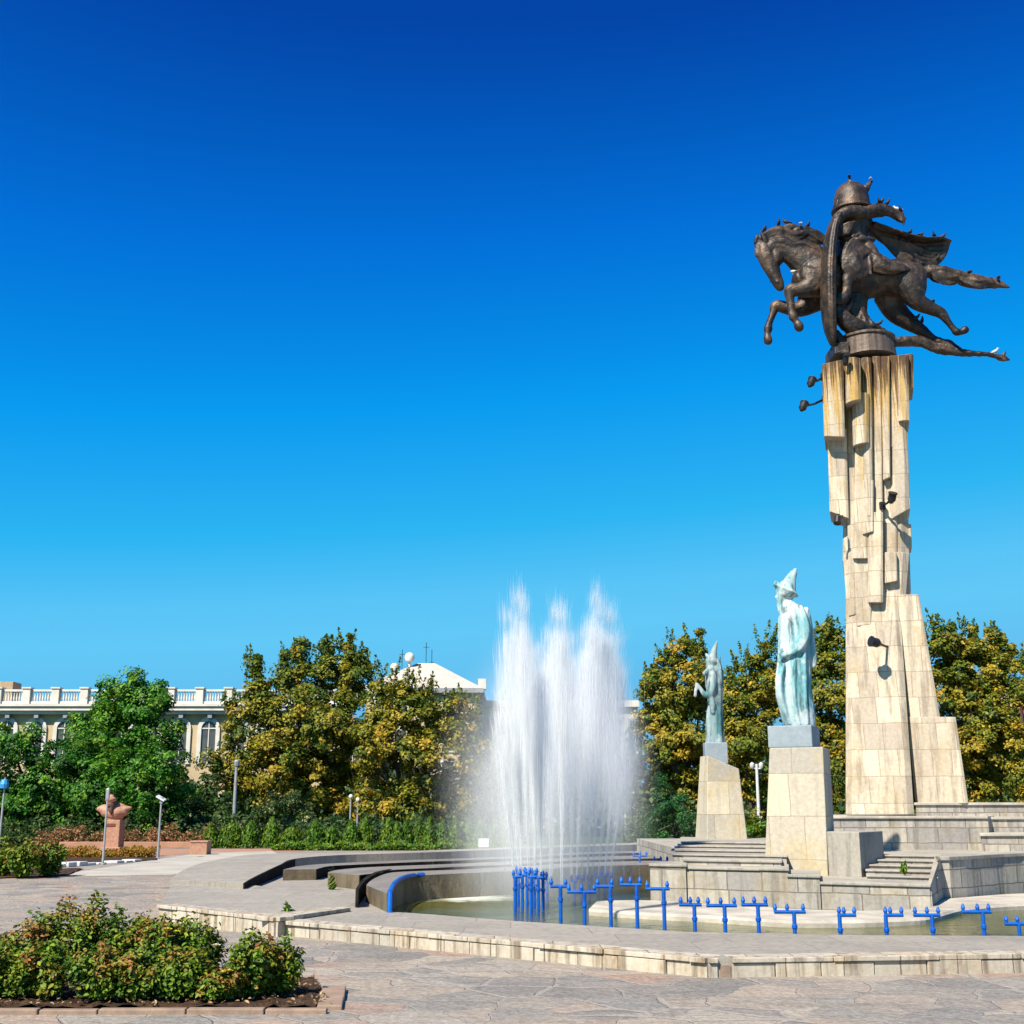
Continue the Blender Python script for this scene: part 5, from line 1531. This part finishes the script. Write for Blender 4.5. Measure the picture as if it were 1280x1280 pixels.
# ================================================================ buildings behind the trees
M_cream = plain('cream_render', (.62, .46, .27), (.53, .40, .24), .6, .85, bump=.1)
M_wht = plain('white_stucco', (.76, .72, .64), (.66, .62, .55), 1.2, .8, bump=.1)
M_glass = plain('window_glass', (.07, .075, .075), (.11, .11, .10), 1, .12, bump=0, spec=.6)  # dark glass of the window panes
M_roof = plain('pale_roof', (.62, .52, .46), (.54, .46, .41), .5, .8, bump=.2, streak=(1, 1, 4))
M_grayb = plain('grey_render', (.33, .34, .36), (.28, .29, .31), .6, .85)
YB = 108.0
X = lambda px, Y=YB: (px - 640) / ray(640, 900)[1] * Y
Zp = lambda py, Y=YB: Q(640, py, Y).z
bl = thing('long_building', 'long cream building with arched windows and a white balustrade along its roof edge, left', 'building', (X(150), YB, 0))
xl, xr = X(-60), X(440)
build('wall', MB().box(xl, xr, YB, YB + 14, 0, Zp(893)), M_cream, bl)
cn = MB()
cn.box(xl - .3, xr + .3, YB - .9, YB - .002, Zp(889), Zp(884)).box(xl - .3, xr + .3, YB - .55, YB - .002, Zp(893), Zp(889.2)).box(xl - .3, xr + .3, YB - 1.05, YB + 1, Zp(883.9), Zp(881))
build('cornice', cn, M_wht, bl)
for i in range(14):
    xx = X(12 + i * 36)
    build('cornice_bracket', MB().box(xx - .18, xx + .18, YB - .62, YB - .56, Zp(898), Zp(893.2)).box(xx - .12, xx + .12, YB - .5, YB - .003, Zp(900), Zp(893.2)), M_grayb, bl)
z0, z1 = Zp(880.5), Zp(862.5)
for i in range(14):
    xx = X(-2 + i * 36)
    build('baluster_post', MB().box(xx - .32, xx + .32, YB - .75, YB - .1, z0, z1 + .05).box(xx - .4, xx + .4, YB - .83, YB - .02, z1 + .05, z1 + .18), M_wht, bl)
    xa, xb = xx + .33, xx + 2.17
    m = MB().box(xa, xb, YB - .6, YB - .3, z1 - .18, z1).box(xa, xb, YB - .6, YB - .3, z0 + .01, z0 + .22)
    for j in range(8):
        xc = xa + (xb - xa) * (j + .5) / 8
        m.lathe((xc, YB - .45, z0 + .22), [(.06, 0), (.095, .25), (.05, .55), (.07, z1 - z0 - .4)], 6)
    build('balustrade', m, M_wht, bl)
def arch(cx, w, zb, zs, y0, y1, mb, seg=12, r_in=None):
    pass
for i in range(13):
    cx = X(10 + i * 36)
    w, spr, zb = .62, Zp(910.5), Zp(955)
    outer = [(cx - w, zb)] + [(cx - w * math.cos(q), spr + w * math.sin(q)) for q in [math.pi * k / 14 for k in range(15)]] + [(cx + w, zb)]
    W2 = w * 1.55
    rim = [(cx - W2, zb)] + [(cx - W2 * math.cos(q), spr + W2 * math.sin(q)) for q in [math.pi * k / 14 for k in range(15)]] + [(cx + W2, zb)]
    mb = MB()
    n = len(outer)
    ring = [[(a[0], YB - .18, a[1]), (b[0], YB - .18, b[1]), (b[0], YB - .003, b[1]), (a[0], YB - .003, a[1])] for a, b in zip(outer, rim)]
    mb.loft(ring)
    fr_ = build('window', mb, M_wht, bl)
    gl = MB().add([(a[0], YB - .03, a[1]) for a in outer] + [(a[0], YB - .02, a[1]) for a in outer], [tuple(range(n)), tuple(range(2 * n - 1, n - 1, -1))])
    build('pane', gl, M_glass, fr_)
    gm = MB().box(cx - .04, cx + .04, YB - .09, YB - .04, zb, spr + w * .95).box(cx - w, cx + w, YB - .1, YB - .05, spr - .05, spr + .05)
    build('glazing_bar', gm, M_wht, fr_)
ch = MB().box(X(-14, YB + 6), X(12, YB + 6), YB + 6, YB + 8, Zp(884), Zp(852, YB + 6))
build('chimney', ch, plain('chimney_render', (.52, .38, .24), (.42, .31, .2), 3, .9), bl)

# hip roofed building
Y2b = 120.0
hb_ = thing('hip_roofed_building', 'cream building with a low pale hip roof and white dish domes behind the ochre tree', 'building', (X(530, Y2b), Y2b, 0))
x0, x1 = X(448, Y2b), X(603, Y2b)
ze, zp = Zp(860, Y2b), Zp(829, Y2b + 6)
wl = build('wall', MB().box(x0 + .6, x1 - .6, Y2b + .6, Y2b + 14, 0, ze - .3), M_cream, hb_)
xp = X(530, Y2b)
rf = MB().add([(x0, Y2b, ze), (x1, Y2b, ze), (x1, Y2b + 15, ze), (x0, Y2b + 15, ze), (xp - 1.2, Y2b + 6, zp), (xp + .6, Y2b + 6, zp), (xp + .6, Y2b + 9, zp), (xp - 1.2, Y2b + 9, zp)],
              [(0, 1, 5, 4), (1, 2, 6, 5), (2, 3, 7, 6), (3, 0, 4, 7), (4, 5, 6, 7), (3, 2, 1, 0)])
rfo = build('roof', rf, M_roof, hb_)
build('eave', MB().box(x0 - .1, x1 + .1, Y2b - .15, Y2b + 15.1, ze - .45, ze - .004), M_grayb, hb_)
build('parapet_block', MB().box(X(597, Y2b), X(607, Y2b), Y2b + 1, Y2b + 2.2, ze + .002, ze + 1.0), M_wht, hb_)
build('ridge_block', MB().box(X(477, Y2b), X(520, Y2b), Y2b + 7, Y2b + 8.5, ze + 1.2, Zp(832, Y2b)), M_roof, hb_)
for (px, py, r) in ((512, 822, .52), (493, 834, .42)):
    c = Q(px, py, Y2b + 5)
    m = MB().lathe((c.x, c.y, c.z), [(.1, -1.9), (.12, -r * .9), (r * .75, -r * .7), (r, 0), (r * .85, r * .55), (r * .5, r * .87), (.05, r)], 16)
    build('dish_dome', m, M_wht, hb_, smooth=True)
for (px, py, h) in ((503, 812, 0), (533, 803, 0), (540, 812, 1)):
    c = Q(px, py, Y2b + 6)
    m = MB().tube([(c.x, c.y, zp - 1.2), (c.x, c.y, c.z)], .035, 5).tube([(c.x - .3, c.y, c.z - .8 * h - .5), (c.x + .3, c.y, c.z - .8 * h - .5)], .025, 5)
    build('antenna', m, M_dark, hb_)
for i, (px, py) in enumerate([(470, 885), (500, 885), (530, 885), (560, 885), (470, 925), (500, 925), (530, 925), (560, 925), (470, 965), (500, 965), (530, 965), (560, 965)]):
    cx, cz = X(px, Y2b), Zp(py, Y2b)
    f = build('window', MB().box(cx - .75, cx + .75, Y2b + .5, Y2b + .598, cz - 1.15, cz + 1.15), M_wht, hb_)
    build('pane', MB().box(cx - .55, cx + .55, Y2b + .47, Y2b + .498, cz - .95, cz + .95), M_glass, f)
sb_ = thing('low_building', 'pale low building mostly hidden behind the fountain spray', 'building', (X(700, 124), 124, 0))
build('wall', MB().box(X(590, 124), X(797, 124), 124, 134, 0, Zp(884, 124)), M_wht, sb_)
build('cornice', MB().box(X(588, 124), X(799, 124), 123.5, 134.2, Zp(884, 124) + .003, Zp(876, 124)), M_wht, sb_)
for i in range(6):
    cx, cz = X(615 + i * 36, 124), Zp(915, 124)
    f = build('window', MB().box(cx - .8, cx + .8, 123.9, 123.997, cz - 1.3, cz + 1.3), M_grayb, sb_)
    build('pane', MB().box(cx - .6, cx + .6, 123.87, 123.898, cz - 1.1, cz + 1.1), M_glass, f)
rb_ = thing('cream_building', 'cream building with a red panel just visible at the right edge behind the trees', 'building', (X(1300, 96), 96, 0))
build('wall', MB().box(X(1262, 96), X(1420, 96), 96, 106, 0, Zp(862, 96)), M_cream, rb_)
build('roof_edge', MB().box(X(1260, 96), X(1425, 96), 95.5, 106.5, Zp(862, 96) + .003, Zp(856, 96)), M_wht, rb_)
build('red_panel', MB().box(X(1266, 96), X(1284, 96), 95.8, 95.99, Zp(905, 96), Zp(882, 96)), plain('red_panel', (.45, .06, .04), (.36, .05, .04), 3, .7), rb_)
for i in range(3):
    cx, cz = X(1276 + i * 32, 96), Zp(930, 96)
    f = build('window', MB().box(cx - .7, cx + .7, 95.9, 95.99, cz - 1.0, cz + 1.0), M_wht, rb_)
    build('pane', MB().box(cx - .5, cx + .5, 95.86, 95.897, cz - .8, cz + .8), M_glass, f)

# ================================================================ lamp posts, sign, bust, planter
def post(name, label, px, pyb, pyt, r, group, head='panel', Y=None, mat=None):
    b = P(px, pyb) if Y is None else Vector((Q(px, pyb, Y).x, Y, 0))
    Y = b.y
    top = Q(px, pyt, Y).z
    o = thing(name, label, 'lamp post', b, group)
    m_ = mat or M_metal
    build('pole', MB().tube([(b.x, Y, -.05), (b.x, Y, top)], [r * 1.15, r * .8], 10), m_, o, smooth=True)
    build('base_plate', MB().lathe((b.x, Y, 0), [(r * 2.2, 0), (r * 2.2, .03), (r * 1.3, .05)], 10), m_, o)
    if head == 'panel':
        build('lamp_head', MB().prism([(b.x - .055, Y - .05), (b.x + .055, Y - .05), (b.x + .055, Y + .05), (b.x - .055, Y + .05)], top - .3, top + .06), M_metal, o, bevel=.02)
    elif head == 'tilt':
        build('lamp_head', MB().add([(b.x - .17, Y - .12, top + .14), (b.x + .13, Y - .15, top - .02), (b.x + .16, Y + .1, top + .03), (b.x - .14, Y + .12, top + .19),
                                     (b.x - .17, Y - .12, top + .1), (b.x + .13, Y - .15, top - .06), (b.x + .16, Y + .1, top - .01), (b.x - .14, Y + .12, top + .15)],
              [(0, 1, 2, 3), (7, 6, 5, 4), (0, 4, 5, 1), (1, 5, 6, 2), (2, 6, 7, 3), (3, 7, 4, 0)]), M_white, o)
        build('bracket', MB().box(b.x - .05, b.x + .05, Y - .05, Y + .05, top - .12, top + .1), M_metal, o)
    elif head == 'globe':
        build('lamp_shade', MB().lathe((b.x, Y, top), [(.04, -.01), (.10, .06), (.125, .14), (.09, .23), (.02, .27)], 12), M_white, o, smooth=True)
    elif head == 'box':
        build('lamp_head', MB().lathe((b.x, Y, top), [(.08, -.2), (.13, -.18), (.15, .05), (.08, .14)], 8), M_metal, o)
    elif head == 'twin':
        for s in (-1, 1):
            build('lamp_shade', MB().lathe((b.x + s * .22, Y, top - .2), [(.05, -.03), (.12, .06), (.12, .2), (.04, .28)], 10), M_white, o, smooth=True)
        build('crossbar', MB().tube([(b.x - .24, Y, top - .22), (b.x + .24, Y, top - .22)], .04, 6), M_white, o)
    elif head == 'sign':
        build('sign_board', MB().lathe((b.x, Y - .06, top - .3), [(.02, -.2), (.2, -.18), (.22, .0), (.15, .2), (.02, .24)], 10), plain('blue_sign', (.03, .28, .62), (.04, .33, .66), 3, .5), o)
    return o
gl_ = 'lamp posts on the square'
post('lamp_post', 'thin grey lamp post with narrow upright head, in front of the pink bust', 128.3, 1081, 988, .036, gl_, 'panel')
post('lamp_post', 'thin grey lamp post with a tilted white head, right of the pink bust', 197, 1073, 1000, .04, gl_, 'tilt')
post('lamp_post', 'taller grey lamp post standing behind the conifers below the tall ochre tree', 291, 1050, 953, .1, gl_, 'box', 66)
post('lamp_post', 'small globe lamp post in shade behind the conifers, left of two', 437, 1050, 999, .06, gl_, 'globe', 70)
post('lamp_post', 'small globe lamp post in shade behind the conifers, right of two', 446, 1050, 1003, .06, gl_, 'globe', 70)
post('lamp_post', 'white twin headed lamp post seen between the two statue pedestals', 950, 1050, 955, .085, gl_, 'twin', 62, M_white)
post('sign_post', 'blue sign on a grey post at the left edge', -1, 1055, 972, .05, None, 'sign', 58)['category'] = 'sign'

YBu = 56.0
bu = thing('bust_pedestal', 'square pink granite pedestal with a small brown plaque', 'pedestal', (Q(141, 1062, YBu).x, YBu, 0))
def B3(cx, cy, dy=0.0, rv=5, rl=5):
    q = Q(60 + cx / 5.818, 960 + cy / 5.818, YBu)
    w = M(1010, YBu) / 5.818
    return (q.x, YBu + dy * w, q.z, rv * w, rl * w)
bl0, bt = B3(430, 592), B3(545, 377)
w_ = bt[0] - bl0[0]
build('shaft', MB().prism([(bl0[0], YBu - .4), (bt[0], YBu - .4), (bt[0], YBu + .4), (bl0[0], YBu + .4)], -.05, bt[2]), M_granite, bu, bevel=.02)
pl0, pl1 = B3(438, 422), B3(510, 403)
build('plaque', MB().box(pl0[0], pl1[0], YBu - .43, YBu - .402, pl0[2], pl1[2]), plain('brown_plaque', (.22, .06, .03), (.17, .05, .03), 4, .5), bu)
build('base_step', MB().prism([(bl0[0] - .12, YBu - .55), (bt[0] + .12, YBu - .55), (bt[0] + .12, YBu + .55), (bl0[0] - .12, YBu + .55)], -.05, .12), M_granite, bu, bevel=.02)
bs = thing('bust', 'pink granite bust with broad shoulders and a round fur hat, on the square pedestal', 'bust', (Q(141, 1024, YBu).x, YBu, bt[2]))
mb = MB()
for rows in ([(376, 298, 0, 22, 26), (398, 300, 0, 36, 40), (435, 312, 0, 46, 46), (485, 326, 0, 52, 50), (536, 312, 0, 42, 44), (572, 298, 0, 26, 34), (602, 290, 0, 10, 14)],
             [(418, 322, 0, 36, 40), (450, 318, -8, 50, 50), (485, 322, -10, 58, 54), (520, 318, -8, 48, 50), (552, 320, 0, 34, 40)],
             [(485, 296, 0, 92, 44), (485, 320, 0, 90, 48), (485, 348, 0, 74, 46), (485, 376, 0, 57, 42)]):
    limb(mb, [B3(*r) for r in rows], 14, 5)
mb2 = MB()
limb(mb2, [B3(*r) for r in [(474, 238, -48, 38, 42), (474, 233, -48, 44, 48), (474, 226, -46, 40, 42), (474, 217, -44, 26, 26)]], 14, 4)
b1 = body('torso', mb, M_granite, .025, bs, smooth=2)
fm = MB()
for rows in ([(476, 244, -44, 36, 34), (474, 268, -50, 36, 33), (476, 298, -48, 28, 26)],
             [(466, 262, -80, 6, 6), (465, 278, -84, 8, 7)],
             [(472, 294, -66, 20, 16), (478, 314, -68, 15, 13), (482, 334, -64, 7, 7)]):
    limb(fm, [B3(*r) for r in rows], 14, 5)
body('face', fm, plain('hat_shaded_granite', (.17, .075, .05), (.12, .055, .04), 9, .7, bump=.3, bscale=60), .022, bs, smooth=1)  # shade under the hat painted as a darker face colour
body('hat', mb2, M_granite, .03, bs, smooth=2)
pn = thing('stone_planter', 'square pink stone planter box by the conifers', 'planter', P(247, 1068))
q0, q1 = P(237, 1068.5), P(258, 1068.5)
zt_ = Q(247, 1051, q0.y).z
build('box', MB().prism([(q0.x, q0.y), (q1.x, q1.y), (q1.x, q1.y + .75), (q0.x, q0.y + .75)], 0, zt_ - .06), M_granite, pn, bevel=.015)
build('rim', MB().prism([(q0.x - .03, q0.y - .03), (q1.x + .03, q1.y - .03), (q1.x + .03, q1.y + .78), (q0.x - .03, q0.y + .78)], zt_ - .06, zt_), M_granite, pn, bevel=.01)
sg = thing('notice_board', 'small white notice board on legs in front of the conifers, left of the jets', 'sign', (Q(604, 1058, 54).x, 54, 0))
s0, s1 = Q(598, 1059, 54), Q(611, 1048, 54)
build('board', MB().box(s0.x, s1.x, 53.96, 54.02, s0.z, s1.z), M_white, sg)
for xx in (s0.x + .06, s1.x - .06):
    build('leg', MB().tube([(xx, 54.05, 0), (xx, 54.05, s1.z - .02)], .025, 6), M_metal, sg)
kw = thing('white_kerb', 'broken white stone kerb round the orange flowers', 'kerb', P(120, 1084))
a_, b_ = P(72, 1085), P(178, 1077)
d_ = (b_ - a_); L_ = d_.length; d_.normalize()
for i in range(9):
    if i in (5,): continue
    p0 = a_ + d_ * (L_ * i / 9 + .04); p1 = a_ + d_ * (L_ * (i + 1) / 9 - .05)
    j = random.uniform(-.06, .06)
    build('kerb_stone', MB().prism([(p0.x, p0.y + j), (p1.x, p1.y + j), (p1.x - .45, p1.y + j), (p0.x - .45, p0.y + j)], 0, .1 + random.uniform(-.04, .04)), M_white, kw, bevel=.02)
bw = thing('brick_bench_wall', 'low reddish wall running behind the pink bust', 'low wall', (Q(150, 1055, 58).x, 58, 0))
build('wall', MB().box(Q(75, 1050, 58).x, Q(255, 1050, 58).x, 57.9, 58.3, 0, .28), M_redpave, bw, bevel=.02)
